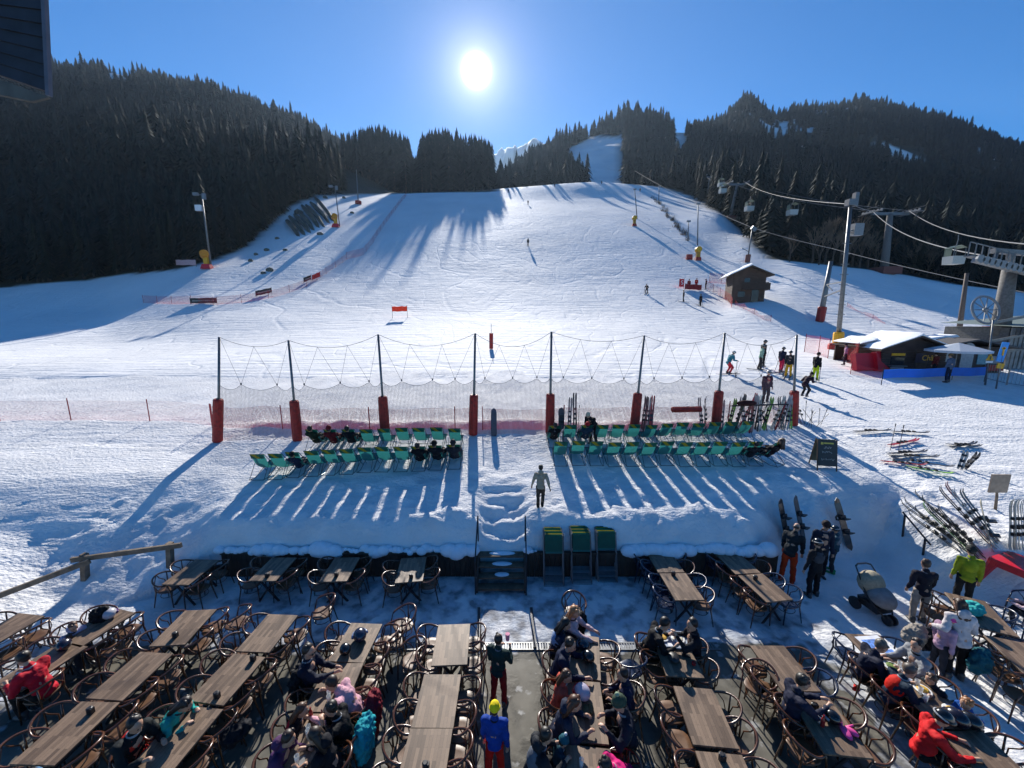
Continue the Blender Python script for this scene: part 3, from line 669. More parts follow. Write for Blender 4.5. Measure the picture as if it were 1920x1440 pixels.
def banner(name, label, cat, u0, v0, u1, v1, h, m, y0=10, lift=.1, letters=None, lcol=None, post=True, group=None, size=None, off=.05):
    a = at(u0, v0, y0); b = at(u1, v1, y0); b.z = gz(b.x, b.y); O = a.copy(); d = b - a
    f = thing(name, label, cat, O, 0, group); n = 6; t = .012
    nrm = Vector((d.y, -d.x, 0)).normalized()
    bb = B()
    for s in (1, -1):
        rows = [[d * (k / n) + Vector((0, 0, z + lift + .03 * sin(k * 2.1))) + nrm * (t * s + .03 * sin(k * 1.7)) for k in range(n + 1)] for z in (0, h)]
        bb.sheet(rows if s > 0 else rows[::-1])
    obj('cloth', bb, m, f)
    if post:
        for k in (0, 1): obj('stake', B().tube([d * k - nrm * .03, d * k - nrm * .03 + Vector((0, 0, h + lift + .15))], .022, 5), DARKM, f)
    if letters: text(letters, f, d * .5 + Vector((0, 0, lift + h * .5)) + nrm * off, atan2(d.y, d.x), size or h * .55, lcol or WHITE)
    return f
def text(s, par, loc, rz, size, m, rx=pi / 2, ext=.004, name='lettering', align='CENTER'):
    c = bpy.data.curves.new(name, 'FONT'); c.body = s; c.size = size; c.align_x = align; c.align_y = 'CENTER'; c.extrude = ext
    c.materials.append(m); o = bpy.data.objects.new(name, c); COL.objects.link(o); o.parent = par; o.location = loc; o.rotation_euler = (rx, 0, rz); return o
BANB = mat('black_banner', (.035, .033, .03), .6, var=.1)
def marks(f, d, n, z, h, off, m):
    nrm = Vector((d.y, -d.x, 0)).normalized(); b = B(); r = random.Random(n); x = .12
    while x < .88:
        w = r.uniform(.02, .05); b.bar(d * x + nrm * off + Vector((0, 0, z)), d * (x + w) + nrm * off + Vector((0, 0, z)), .01, h * r.uniform(.7, 1.2)); x += w + .018
    obj('lettering', b, m, f)
for (u0, v0, u1, v1, l, y0) in ((357, 571, 407, 570, 'longer sagging black banner on the left red fence', 40), (480, 557, 510, 550, 'short black banner on the left red fence', 44), (570, 531, 584, 525, 'small black banner at the bend of the red fence', 50)):
    f = banner('banner', l, 'banner', u0, v0, u1, v1, .75, BANB, y0, .15); a = at(u0, v0, y0); b = at(u1, v1, y0); marks(f, b - a, int(u0), .52, .16, .10, mat('banner_marks', (.4, .4, .38), .6, var=0))
banner('banner', 'small red banner at the bend of the left fence', 'banner', 586, 527, 601, 520, .8, mat('red_banner', 'd8402a', .6, trans=.3), 52, .2)
banner('banner', 'orange finish banner standing alone in the middle of the lower piste', 'banner', 736, 597, 764, 596, .62, ORNG, 40, .85)
banner('banner', 'red banner with a white mark beside the staff at the chalet', 'banner', 1273, 541, 1282, 541, 1.3, REDB, 45, .3, 'S', size=1.0, off=.1)
banner('banner', 'long low red banner where the ski school staff stand', 'banner', 1284, 543, 1315, 545, .85, mat('deep_red_banner', '8c1520', .6, trans=.2), 45, .1)
banner('banner', 'long blue banner fixed to stakes in front of the ticket hut', 'banner', 1653, 722, 1846, 716, .52, BLUE, 18, .42, None)
f = banner('banner', 'dark purple banner with yellow lettering behind the blue banner', 'banner', 1712, 700, 1764, 700, .62, mat('purple_banner', '241a34', .6, var=.1), 18, .72, 'Châtel', YEL, size=.5, off=.09)
banner('banner', 'pale pink banner lying at the foot of the snow gun mast on the left', 'banner', 331, 500, 368, 500, 1.0, mat('pink_banner', 'c49a9c', .6), 60, .3)
# ---------------------------------------------------------------- timber wall, steps, rails, fence
wy = 9.98
w = thing('retaining_wall', 'dark plank retaining wall at the foot of the snow bank, left of the steps', 'retaining wall', (-8.3, wy, 0)); b = B(); x = 0
while x < 7.3: b.box((x + .07, 0, .36), (.135, .05, .72)); x += .145
obj('planking', b, WOODD, w); obj('capping', B().box((3.65, -.01, .75), (7.3, .12, .05)), WOODD, w)
w = thing('retaining_wall', 'dark plank retaining wall at the foot of the snow bank, right of the steps', 'retaining wall', (.36, wy, 0)); b = B(); x = 0
while x < 7.2: b.box((x + .07, 0, .36), (.135, .05, .72)); x += .145
obj('planking', b, WOODD, w); obj('capping', B().box((3.6, -.01, .75), (7.2, .12, .05)), WOODD, w)
lip = B(); rl = random.Random(6)
for x0, x1 in ((-8.4, -1.0), (.45, .75), (3.3, 7.4)):
    x = x0
    while x < x1: r = .10 + .13 * float(noise(x * 1.3, 2, 77)) + rl.uniform(-.02, .05); lip.ell((x, 10.02 + rl.uniform(-.06, .05), .80 + rl.uniform(-.05, .04)), (r * 1.6, r * 1.3, r * 1.15), n=9, k=6); x += .11
tag(obj('snow', lip, SNOW, smooth=True), kind='stuff')
p0, p1 = Vector((-8.3, wy, .30)), Vector((-11.0, 9.1, .06))
tag(obj('timber_kerb', B().bar(p0, p1, .1, .16), WOODD), 'half buried dark timber kerb running left from the plank wall', 'kerb')
st = thing('wooden_steps', 'dark wooden steps climbing from the patio into the snow bank', 'steps', (-.3, 9.25, 0))
for k in range(4): obj('tread', B().box((0, .08 + k * .22, .16 + .175 * k), (1.25, .24, .045)).box((0, .19 + k * .22, .07 + .175 * k), (1.22, .02, .16)), WOODB, st)
for s in (-1, 1): obj('stringer', B().bar((s * .65, -.02, .06), (s * .65, .86, .72), .05, .26), WOODD, st)
sb = B()
for k, w_ in ((3, .55), (2, .42), (1, .3)): sb.ell((.02, .10 + k * .22, .185 + .175 * k), (w_ * .7, .10, .035), n=12)
obj('snow_on_tread', sb, SNOW, st, True)
for s, nm in ((-1, 'left'), (1, 'right')):
    x = -.3 + s * .68; r = thing('handrail', f'thin black handrail on the {nm} side of the wooden steps', 'handrail', (x, 9.2, 0))
    q = B().tube([(0, 0, 0), (0, 0, 1.0), (0, 1.0, 1.75), (0, 1.0, .5)], .021, 6); obj('rail', q, DARKM, r)
a = aty(1692, 952, 11.6); 
def rail_px(pts, label):
    base = at(*pts[0], 8); r = thing('handrail', label, 'handrail', base)
    e = at(*pts[1], 8); ta = aty(*pts[2], base.y); tb = aty(*pts[3], e.y)
    for p, t in ((base, ta), (e, tb)): obj('post', B().tube([p - base + Vector((0, 0, -.15)), t - base], .028, 6), DARKM, r)
    d = (tb - ta); obj('rail', B().tube([ta - base - d * .12, tb - base + d * .25], .024, 6), DARKM, r)
rail_px([(1693, 1005), (1731, 1040), (1697, 965), (1735, 1010)], 'black sloping handrail on the snow path right of the bank')
def fpost(u, v, tv):
    p = at(u, v, 6); t = aty(u, tv, p.y); return p, t
f0 = at(158, 1085, 6); fe = thing('rail_fence', 'weathered wooden rail fence slanting up the snow on the left', 'fence', f0)
PP = [fpost(158, 1085, 1040), fpost(318, 1060, 1019), fpost(-60, 1140, 1098)]
for p, t in PP: obj('post', B().bar(p - f0 + Vector((0, 0, -.2)), t - f0 + Vector((0, 0, .02)), .13, .13, up=(0, 1, 0)), WOODF, fe)
ra = aty(134, 1050, PP[0][0].y - .1); rb = aty(340, 1022, PP[1][0].y - .1); obj('rail', B().bar(ra - f0, rb - f0, .07, .13), WOODF, fe)
rc = aty(-80, 1147, PP[2][0].y - .1); rd = aty(168, 1052, PP[0][0].y - .16); obj('rail', B().bar(rc - f0, rd - f0, .07, .13), WOODF, fe)
# drain along the patio, metal strips in the walkway
d0 = onz(620, 1212, .01); dr = B(); x = -4.4
while x < 4.6: dr.box((x, 0, 0), (.030, .15, .02)); x += .06
dr.box((0.1, .09, 0), (9.2, .025, .024)).box((0.1, -.09, 0), (9.2, .025, .024))
tag(obj('drain_channel', dr, STEEL, loc=(0, d0.y, .014)), 'slotted metal drain channel crossing the patio', 'drain')
for u0, u1, l in ((898, 898, 'dark metal strip on the left edge of the walkway to the steps'), (996, 1003, 'dark metal strip on the right edge of the walkway to the steps')):
    a = onz(u0, 1140, .03); b = onz(u1, 1215, .03); tag(obj('edging_strip', B().bar(a, b, .07, .05), DARKM), l, 'edging')
# ---------------------------------------------------------------- deckchairs
TEAL = mat('teal_canvas', '2f7a76', .75, var=.16, scale=3, trans=.35); TEALD = mat('dark_green_canvas', '0c5848', .7, var=.1, trans=.25); YELC = mat('yellow_canvas', 'a8961c', .7, var=.1, trans=.3); FRAME = mat('deckchair_frame', (.08, .10, .10), .4, .6, var=.1)
def deck_parts(root):
    b = B(); w = .285
    for s in (-1, 1):
        x = s * w; x2 = s * (w - .03)
        b.tube([(x, -.52, .90), (x, .45, .03), (x, .62, .03)], .013, 5); b.tube([(x2, .62, .40), (x2, -.30, .03), (x2, -.62, .03)], .013, 5); b.tube([(x, -.20, .60), (x, -.62, .03)], .011, 5)
    for y, z in ((-.62, .03), (.62, .40), (-.52, .90), (.50, .03)): b.tube([(-w, y, z), (w, y, z)], .013, 5)
    obj('frame', b, FRAME, root)
    cv = [(-.50, .885), (-.42, .76), (-.32, .60), (-.18, .43), (0, .31), (.2, .27), (.42, .31), (.61, .395)]
    ww = w - .02
    obj('canvas', B().sheet([[(x * ww, y, z - .03 * (1 - x * x) * (0 if k in (0, 7) else 1)) for x in (-1, -.5, 0, .5, 1)] for k, (y, z) in enumerate(cv)]), TEAL, root, True)
    h = B(); r = [(-.535, .905), (-.50, .83), (-.45, .735)]
    h.sheet([[(x * ww, y - .012, z) for x in (-1, 0, 1)] for y, z in r]); h.quad((-ww, -.549, .905), (-ww * .3, -.549, .905), (ww * .5, -.467, .735), (-ww * .1, -.467, .735), 1)
    obj('headrest', h, [TEALD, YELC], root)
dk = thing('deckchair', '', 'deckchair'); deck_parts(dk); used = []
def deck(u, v, label, group, rz=0, first=[True]):
    p = at(u, v, 10.5); p.y += .55; p.z = gz(p.x, p.y) - .01
    dk.scale = (.86, .90, 1.0)
    if first[0]: first[0] = False; dk.location = p; dk.rotation_euler = (radians(-4), 0, rz); dk['label'] = label; dk['group'] = group; return dk
    return dup(dk, p, (radians(-4), 0, rz), label, group)
rj = random.Random(3); OCC = {}
ordn = ['first', 'second', 'third', 'fourth', 'fifth', 'sixth', 'seventh', 'eighth', 'ninth', 'tenth', 'eleventh', 'twelfth', 'thirteenth', 'fourteenth']
def row(key, u0, u1, v0, v1, n, words):
    for i in range(n):
        t = i / (n - 1); OCC[(key, i)] = deck(u0 + (u1 - u0) * t, v0 + (v1 - v0) * t + rj.uniform(-.8, .8), f'teal deckchair, {ordn[i]} from the left in the {words}', 'deckchairs in rows on the snow terrace', rj.uniform(-.06, .06) + (.45 if (key == 'RN' and i == n - 1) else 0))
row('LN', 482, 850, 905, 886, 12, 'near row left of the gap'); row('LF', 585, 852, 853, 850, 9, 'far row left of the gap')
row('RN', 1052, 1452, 882, 881, 13, 'near row right of the gap'); row('RF', 1040, 1402, 846, 836, 13, 'far row right of the gap')
# folded deckchairs stacked against the bank
def folded(x, y, k, label):
    r = thing('folded_deckchair', label, 'folded deckchair', (x, y, .02), 0, 'folded deckchairs stacked against the bank'); b = B(); w = .27
    top = Vector((0, .42, 1.3)); lo = Vector((0, 0, 0))
    for s in (-1, 1): b.tube([(s * w, 0, 0), (s * w, .10, .32), (s * w, .42, 1.3)], .013, 5)
    for t in (.02, .13, .24, 1): b.tube([(-w, .42 * t, 1.3 * t), (w, .42 * t, 1.3 * t)], .012, 5)
    obj('frame', b, STEEL, r)
    hang = (.68, .62, .66)[k % 3]; obj('canvas', B().sheet([[(x_ * (w - .03), .42 * t - .02, 1.3 * t + .02) for x_ in (-1, 0, 1)] for t in (1.0, .8, hang)]), TEAL if k % 3 else TEALD, r, True)
    obj('headrest', B().sheet([[(x_ * (w - .03), .42 * t - .035 + (.03 if t > 1 else 0), 1.3 * t + .02) for x_ in (-1, 0, 1)] for t in (1.01, .90)]), YELC if k % 3 == 1 else TEALD, r)
    return r
for si, (u, v, n, nm) in enumerate(((1040, 1100, 8, 'left'), (1093, 1096, 8, 'middle'), (1141, 1092, 6, 'right'))):
    p = onz(u, v + 8, 0)
    for k in range(n): folded(p.x + rj.uniform(-.015, .015), p.y + .12 + k * .055, k, f'folded teal deckchair, {ordn[k]} from the front of the {nm} stack')
# ---------------------------------------------------------------- tables and bentwood armchairs
def planks():
    m = bpy.data.materials.new('table_planks'); m.use_nodes = True; t = m.node_tree; p = t.nodes['Principled BSDF']; L = t.links.new
    tcn = N(t, 'ShaderNodeTexCoord'); oi = N(t, 'ShaderNodeObjectInfo'); mp = N(t, 'ShaderNodeMapping'); mp.inputs['Rotation'].default_value = (0, 0, pi / 2)
    ad = N(t, 'ShaderNodeVectorMath', operation='ADD'); cx = N(t, 'ShaderNodeCombineXYZ'); ml = N(t, 'ShaderNodeMath', operation='MULTIPLY'); ml.inputs[1].default_value = 40
    L(oi.outputs['Random'], ml.inputs[0]); L(ml.outputs[0], cx.inputs[1]); L(tcn.outputs['Object'], ad.inputs[0]); L(cx.outputs[0], ad.inputs[1]); L(ad.outputs[0], mp.inputs[0])
    br = N(t, 'ShaderNodeTexBrick'); br.inputs['Scale'].default_value = 1; br.inputs['Brick Width'].default_value = .42; br.inputs['Row Height'].default_value = .058; br.inputs['Mortar Size'].default_value = .0012
    br.inputs['Color1'].default_value = (.215, .145, .095, 1); br.inputs['Color2'].default_value = (.075, .047, .030, 1); br.inputs['Mortar'].default_value = (.03, .022, .016, 1); br.inputs['Bias'].default_value = -.15
    L(mp.outputs[0], br.inputs['Vector']); nz = N(t, 'ShaderNodeTexNoise'); mp2 = N(t, 'ShaderNodeMapping'); mp2.inputs['Scale'].default_value = (60, 4, 4); L(ad.outputs[0], mp2.inputs[0]); L(mp2.outputs[0], nz.inputs['Vector']); nz.inputs['Detail'].default_value = 4
    mx = N(t, 'ShaderNodeMix', data_type='RGBA', blend_type='OVERLAY'); mx.inputs['Factor'].default_value = .55; L(br.outputs['Color'], mx.inputs['A']); L(nz.outputs['Fac'], mx.inputs['B']); L(mx.outputs['Result'], p.inputs['Base Color'])
    p.inputs['Roughness'].default_value = .52; p.inputs['Specular IOR Level'].default_value = .35
    bp = N(t, 'ShaderNodeBump'); bp.inputs['Strength'].default_value = .25; bp.inputs['Distance'].default_value = .004; L(nz.outputs['Fac'], bp.inputs['Height']); L(bp.outputs[0], p.inputs['Normal'])
    return m
PLANK = planks(); CW = mat('bentwood', (.085, .032, .014), .25, var=.25, scale=5, coat=.3); CWS = mat('bentwood_seat', (.12, .058, .028), .45, var=.2); CB = mat('blue_black_chair', (.018, .024, .05), .25, var=.2, coat=.4)
TL, TW = 1.12, .70
def table_proto():
    t = thing('dining_table', '', 'table'); TP = obj('tabletop', B().box((0, 0, .73), (TW, TL, .035)), PLANK, t)
    bv = TP.modifiers.new('bevel', 'BEVEL'); bv.width = .004; bv.segments = 1
    for s in (-1, 1):
        y = s * (TL / 2 - .17); b = B()
        b.bar((-.26, y, .02), (.24, y, .70), .05, .03, up=(0, 1, 0)).bar((.26, y + .03, .02), (-.24, y + .03, .70), .05, .03, up=(0, 1, 0)); obj('leg', b, DARKM, t)
    obj('rail', B().box((0, 0, .36), (.03, TL - .34, .03)).box((0, 0, .695), (.5, TL - .3, .03)), DARKM, t); return t
tp0 = table_proto()
def chair_proto(kind):
    c = thing('armchair', '', 'armchair'); wm, sm = (CW, CWS) if kind == 'brown' else (CB, CB)
    seat = B(); prof = []
    for k in range(20):
        w = 2 * pi * k / 20; q = (abs(cos(w)) ** 3 + abs(sin(w)) ** 3) ** (-1 / 3); prof.append((.215 * q * cos(w), .21 * q * sin(w)))
    n = len(prof)
    for z, k in ((.435, .96), (.445, 1), (.46, 1), (.468, .95), (.458, .6)): seat.v += [(x * k, y * k, z) for x, y in prof]
    for r in range(4):
        for j in range(n): seat.face([r * n + j, r * n + (j + 1) % n, (r + 1) * n + (j + 1) % n, (r + 1) * n + j])
    seat.face(list(range(n))[::-1]); seat.face([4 * n + j for j in range(n)]); obj('seat', seat, sm, c, True)
    pts = []
    for k in range(25):
        a = radians(-128 + 256 * k / 24); x = .285 * sin(a); y = -.02 - .275 * cos(a) if abs(a) < pi / 2 else -.02 - .275 * cos(a) * 1.0
        z = .70 + .11 * max(0, cos(a)) ** 1.2 - .03 * max(0, -cos(a)); pts.append((x, y, z))
    obj('back_rail', B().tube(pts, [.015] + [.021] * 23 + [.015], 7), wm, c, True)
    for s in (-1, 1):
        obj('leg', B().tube([(s * .215, .235, 0), (s * .205, .215, .45), (s * .218, .158, .67)], [.013, .018, .013], 6), wm, c, True)
        obj('leg', B().tube([(s * .215, -.27, 0), (s * .175, -.19, .44), (s * .195, -.20, .765)], [.013, .018, .013], 6), wm, c, True)
    b = B()
    for s in (-1, 1): b.tube([(s * .13, -.185, .46), (s * .155, -.24, .58), (s * .06, -.285, .69), (s * .015, -.29, .79)], .011, 6); b.tube([(s * .19, -.14, .455), (s * .25, -.12, .57), (s * .275, -.02, .69)], .009, 5)
    obj('splat', b, wm, c, True)
    b = B().tube([(.19 * cos(2 * pi * k / 14), .19 * sin(2 * pi * k / 14), .30) for k in range(14)], .008, 5, True); obj('stretcher', b, wm, c)
    return c
cp = {'brown': chair_proto('brown'), 'blue': chair_proto('blue')}; first = {'brown': True, 'blue': True, 't': True}
CH = {}; TBL = {}; rc_ = random.Random(11)
def put_chair(pos, yaw, kind, label, group='bentwood armchairs on the patio'):
    if first[kind]: first[kind] = False; o = cp[kind]; o.location = pos; o.rotation_euler = (0, 0, yaw); o['label'] = label; o['group'] = group; return o
    return dup(cp[kind], pos, yaw, label, group)
TS = [ # key, far-end middle, near-end middle, words, chairs at (side, slot) left out, blue ones
 ('T1', 389, 1049, 328, 1096, 'leftmost table by the plank wall'), ('T2', 532, 1046.5, 493, 1087, 'second table by the plank wall'),
 ('T3', 651.5, 1045, 624, 1090, 'third table by the plank wall'), ('T4', 776, 1045, 766.5, 1091, 'pale table next to the wooden steps'),
 ('L1', 55, 1154, -55, 1216, 'table cut by the left picture edge'), ('L2a', 227, 1147, 135, 1203, 'table of the child in white'),
 ('L2b', 129, 1214, 27, 1279, 'table with the napkins and hat'), ('L3', 377, 1143, 312.5, 1210, 'left table with a black ashtray'),
 ('L4', 292, 1225, 197, 1309, 'empty table behind the red jacket'), ('L5', 184, 1320, 66, 1428, 'lower left table with dark menu'),
 ('L6', 468, 1228, 385, 1318, 'empty table between teal jacket and man'), ('L7', 379, 1331, 283, 1441, 'table of the person in teal'),
 ('L8', 531, 1152, 473, 1222, 'empty table under the second wall table'), ('L9a', 688, 1168.5, 649, 1241, 'table with the fur helmet'),
 ('L9b', 648, 1243, 604, 1338, 'table of the man in glasses'), ('L9c', 605, 1341, 552, 1450, 'crowded table with empty glasses'),
 ('M1', 852, 1170, 842, 1247, 'sunlit pale table by the walkway'), ('M2', 830, 1264, 810, 1366, 'middle table left of the walkway'),
 ('M3', 808, 1370, 783, 1492, 'front table left of the walkway'), ('R1a', 1232, 1030, 1259, 1073, 'shaded table against the bank'),
 ('R1b', 1261, 1074.5, 1294, 1125, 'narrow table right of the stacked deckchairs'), ('R2a', 1358, 1032, 1403, 1075, 'shaded table beside the helmet group'),
 ('R2b', 1407, 1077, 1462, 1126, 'table in front of the orange trousers'), ('C1a', 1091.5, 1190, 1091, 1270, 'table with two dark helmets'),
 ('C1b', 1089, 1276, 1100, 1392, 'table with the red and white helmet'), ('C1c', 1103, 1413, 1113, 1530, 'front table right of the walkway'),
 ('R3', 1253, 1189, 1285, 1269, 'table with two food trays'), ('R4', 1299.6, 1288.6, 1343, 1400, 'large empty table in front of the trays'),
 ('R4b', 1353, 1426, 1400, 1545, 'table at the bottom edge, right of centre'), ('R5', 1437.8, 1210, 1503.6, 1296, 'empty table with a blue chair'),
 ('R6', 1516, 1305, 1591, 1416, 'table with black goggles and pink gloves'), ('R7a', 1616, 1189, 1697, 1269, 'family table with the blue map'),
 ('R7b', 1699, 1272, 1802, 1366, 'family table with yellow food'), ('R8', 1804, 1372, 1930, 1500, 'front table at lower right'),
 ('R9a', 1808, 1118, 1868, 1184, 'table behind the white jacket'), ('R9b', 1885, 1198, 1970, 1275, 'table cut by the right picture edge')]
SKIP = {('L2b', 1, 0), ('C1a', -1, 0), ('R9a', -1, 1), ('C1b', 1, 0)}
BLUEC = {('R5', 1, 1), ('R2b', 1, 0), ('R2b', 1, 1), ('R1b', -1, 0), ('R1b', -1, 1), ('R1a', -1, 0), ('R1a', -1, 1), ('R1a', 1, 0), ('R1b', 1, 0), ('R9a', 1, 0), ('R9a', 1, 1), ('R7a', -1, 0), ('R2a', 1, 0), ('R7a', 1, 0), ('R2a', -1, 0)}
for key, u0, v0, u1, v1, words in TS:
    a = onz(u0, v0, .75); b = onz(u1, v1, .75); c = (a + b) / 2; d = (b - a); Lg = d.length; d.z = 0; d.normalize(); side = Vector((-d.y, d.x, 0))   # side points to image right
    if side.x < 0: side = -side
    yaw = atan2(d.y, d.x) + pi / 2; c.z = 0
    sc = min(1.12, max(.86, Lg / TL))
    lab = 'plank topped ' + words
    if first['t']: first['t'] = False; t = tp0; t.location = c; t.rotation_euler = (0, 0, yaw); t['label'] = lab; t['group'] = 'plank topped dining tables on the patio'
    else: t = dup(tp0, c, yaw, lab, 'plank topped dining tables on the patio')
    t.scale = (1, sc, 1)
    TBL[key] = (c, d, side, yaw, sc); print(key, round(Lg, 2), round(c.x, 1), round(c.y, 1))
    for s in (-1, 1):
        for k in (0, 1):
            pos = c + d * ((k - .5) * .56 * sc + rc_.uniform(-.04, .04)) + side * s * (.41 + rc_.uniform(-.04, .07)); f = -side * s; ya = atan2(f.y, f.x) - pi / 2 + rc_.uniform(-.2, .2)
            CH[(key, s, k)] = (pos, ya)
            if (key, s, k) in SKIP: continue
            kind = 'blue' if (key, s, k) in BLUEC else 'brown'
            put_chair(pos, ya, kind, f"{'blue' if kind == 'blue' else 'brown'} chair, {('farther', 'nearer')[k]} one {('left', '', 'right')[s + 1]} of the {words}")
for u, v, yaw, kind, l in ((775, 1275, 2.3, 'brown', 'brown chair pulled out into the aisle behind the pink sweater'), (740, 1236, 1.9, 'brown', 'brown chair turned sideways near the drain, left of the pale table'), (758, 1205, 2.2, 'brown', 'brown chair in the sun nearest the drain, facing the fur helmet'),
    (1416, 1325, 2.2, 'brown', 'brown chair standing loose between the two right tables'), (1180, 1290, .4, 'blue', 'round backed blue chair behind the girl in navy'), (1750, 1185, -.6, 'brown', 'brown chair beside the beige ski trousers'), (1075, 1180, pi, 'brown', 'brown chair with backpack at the head of the helmet table'),
    (1905, 1345, 1.2, 'brown', 'pale brown chair at the lower right edge'), (1918, 1170, 1.4, 'blue', 'blue chair of the child at the right edge'), (228, 1250, 2.0, 'brown', 'brown chair in the aisle left of the empty table'), (450, 1200, 1.4, 'brown', 'brown chair turned to the snow between two left tables'), (608, 1180, 1.8, 'brown', 'brown chair standing on the icy snow right of the upper tables')):
    put_chair(onz(u, v, 0), yaw, kind, l)
def on_table(key, s, t):
    """s across (-1 left .. 1 right), t along (0 far .. 1 near)"""
    c, d, side, yaw, sc = TBL[key]; return c + side * s * .30 + d * (t - .5) * TL * sc + Vector((0, 0, .7485)), yaw
# ---------------------------------------------------------------- ski lift, masts, huts
def mast(u, v, tu, tv, r, name, label, cat, y0=25, m=None, group=None, sink=.4):
    p = at(u, v, y0); t = aty(tu, tv, p.y); q = thing(name, label, cat, p, 0, group); d = t - p
    obj('pole', B().tube([(0, 0, -sink), d * .5, d], [r, r * .8, r * .62], 8), m or STEEL, q, True); return q, p, d
def pad(q, d, k0, k1, r, m=None, name='pad'):
    b = B().tube([d * k0, d * (k0 + .01), d * (k1 - .01), d * k1], [r * .9, r, r, r * .9], 8); return obj(name, b, m or RED, q)
# tall floodlight mast with the low braced post
q, p, d = mast(1570, 655, 1595, 382, .21, 'lift_mast', 'tall grey mast with yellow and red pads, standing beside the ticket hut', 'mast')
pad(q, d, -.01, .045, .75); pad(q, d, .045, .125, .42, YEL)
obj('head', B().box(d + Vector((0, 0, .1)), (.7, .5, .5)).box(d + Vector((.35, 0, .35)), (.3, .4, 1.1)), STEEL, q)
obj('lamp_box', B().box(d * .815 + Vector((.75, 0, .2)), (.8, .5, 1.0)).bar(d * .815, d * .815 + Vector((.6, 0, .3)), .1, .1), BARR, q)
for k in range(9): obj('rung', B().box(d * (.25 + .07 * k), (.75, .06, .05)), STEEL, q)
q2, p2, d2 = mast(1537, 603, 1558, 490, .34, 'braced_post', 'leaning grey post with a red pad, braced to the tall mast', 'post'); pad(q2, d2, 0, .25, .48)
sidea = p + d * .48 - p2; obj('brace', B().bar(d2 * .62, sidea, .12, .12).bar(d2 * .42, sidea + Vector((0, 0, -.7)), .12, .12).bar(d2 * .62, d2 * .42 + (sidea - d2 * .42) * .5, .08, .08), STEEL, q2)
q, p, d = mast(1797, 633, 1813, 512, .26, 'timber_pole', 'plain brown pole rising behind the hut roofs', 'pole', m=mat('brown_pole', (.11, .08, .065), .8, var=.2))
# lift towers
def tower(u, v, tu, tv, r, w, label, y0=40, arm_rot=0):
    q, p, d = mast(u, v, tu, tv, r, 'lift_tower', label, 'lift tower', y0, CONC)
    obj('footing', B().box((0, 0, .3), (r * 5, r * 5, 1.4)), mat('red_footing', (.16, .05, .04), .8), q)
    b = B().bar(d + Vector((-w / 2, 0, 0)), d + Vector((w / 2, 0, 0)), .45, .5); obj('crossarm', b, STEEL, q)
    for s in (-1, 1):
        c = d + Vector((s * w / 2, 0, .35)); b = B().bar(c + Vector((0, -2.2, -.15)), c + Vector((0, 2.2, .1)), .2, .25)
        for k in range(6): b.lathe([(.28, -.06), (.28, .06)], c + Vector((0, -2 + k * .8, -.05 + .04 * k)), 10, R=Matrix.Rotation(pi / 2, 3, 'Y'))
        obj('sheave_train', b, BARR, q)
        obj('walkway', B().box(c + Vector((s * .5, 0, -.3)), (.5, 4.6, .06)).bar(c + Vector((s * .8, -2.2, .6)), c + Vector((s * .8, 2.2, .6)), .05, .05), STEEL, q)
    return p + d
TA = tower(1657, 511, 1669, 401, .75, 7.2, 'concrete lift tower with a wide crossarm on the ridge, nearest the trees')
TB_ = tower(1368, 412, 1382, 346, .55, 5, 'thin lift tower with a crossarm at the dark forest edge', 80)
TC = tower(1326, 372, 1331, 332, .5, 4.5, 'farthest small lift tower where the cables leave the forest', 100)
for u, v, tu, tv, l in ((1401, 492, 1411, 425, 'bare mast with a red pad and a floodlight, behind the chalet'), (1308, 460, 1309, 382, 'slim mast behind the orange snow gun'), (1195, 411, 1190, 355, 'farthest slim mast beside the right edge of the piste'), (1290, 452, 1291, 415, 'short post left of the slim mast'), (1235, 380, 1236, 350, 'thin post at the top of the side track')):
    q, p, d = mast(u, v, tu, tv, .16, 'floodlight_mast', l, 'mast', 60)
    if u == 1401: pad(q, d, 0, .22, .5, mat('brown_red_pad', (.20, .07, .05), .7)); obj('lamp', B().box(d + Vector((.3, 0, -.4)), (1.0, .4, .7), Matrix.Rotation(.6, 3, 'Y')).bar(d * .3 + Vector((-1.6, 0, .8)), d * .3, .1, .1), STEEL, q)
    else: obj('lamp', B().box(d + Vector((0, -.1, 0)), (.9, .3, .4)), BARR, q)
def gun(u, v, tu, tv, label, y0=50, s=1.0, box=True):
    q, p, d = mast(u, v, tu, tv, .17, 'floodlight_mast', 'tall lamp mast above the ' + label, 'mast', y0)
    obj('lamp', B().box(d + Vector((-1.1, 0, .1)), (.9, .4, .5)).box(d + Vector((.4, 0, -.3)), (.5, .4, 1.0)).bar(d + Vector((-1.3, 0, 0)), d + Vector((.5, 0, 0)), .08, .08), BARR, q)
    if box: obj('loudspeaker', B().box(d * .82 + Vector((-.7, -.2, 0)), (1.1, .5, 1.0)), WHITE, q)
    g = thing('snow_gun', label, 'snow gun', at(u - 7, v + 1, y0), 0, 'snow guns beside the piste', s)
    R = Matrix.Rotation(radians(70), 3, 'X') @ Matrix.Rotation(.5, 3, 'Y')
    obj('barrel', B().lathe([(.62, -.7), (.78, -.5), (.72, .5), (.66, .62)], (-.2, 0, 2.6), 14, R=R), mat('orange_gun', 'd88a18', .5), g)
    obj('body', B().box((0, 0, 1.35), (.7, .7, 1.5)).bar((0, 0, 1.9), (-.2, 0, 2.5), .3, .3), YEL, g); obj('pad', B().box((0, 0, .4), (1.9, 1.2, .9), taper=.7), REDB, g)
gun(396, 503, 378, 365, 'orange snow gun at the foot of the left forest', 60)
gun(637, 425, 628, 350, 'dark snow gun high on the left track by the rocks', 80, 1.0, False)
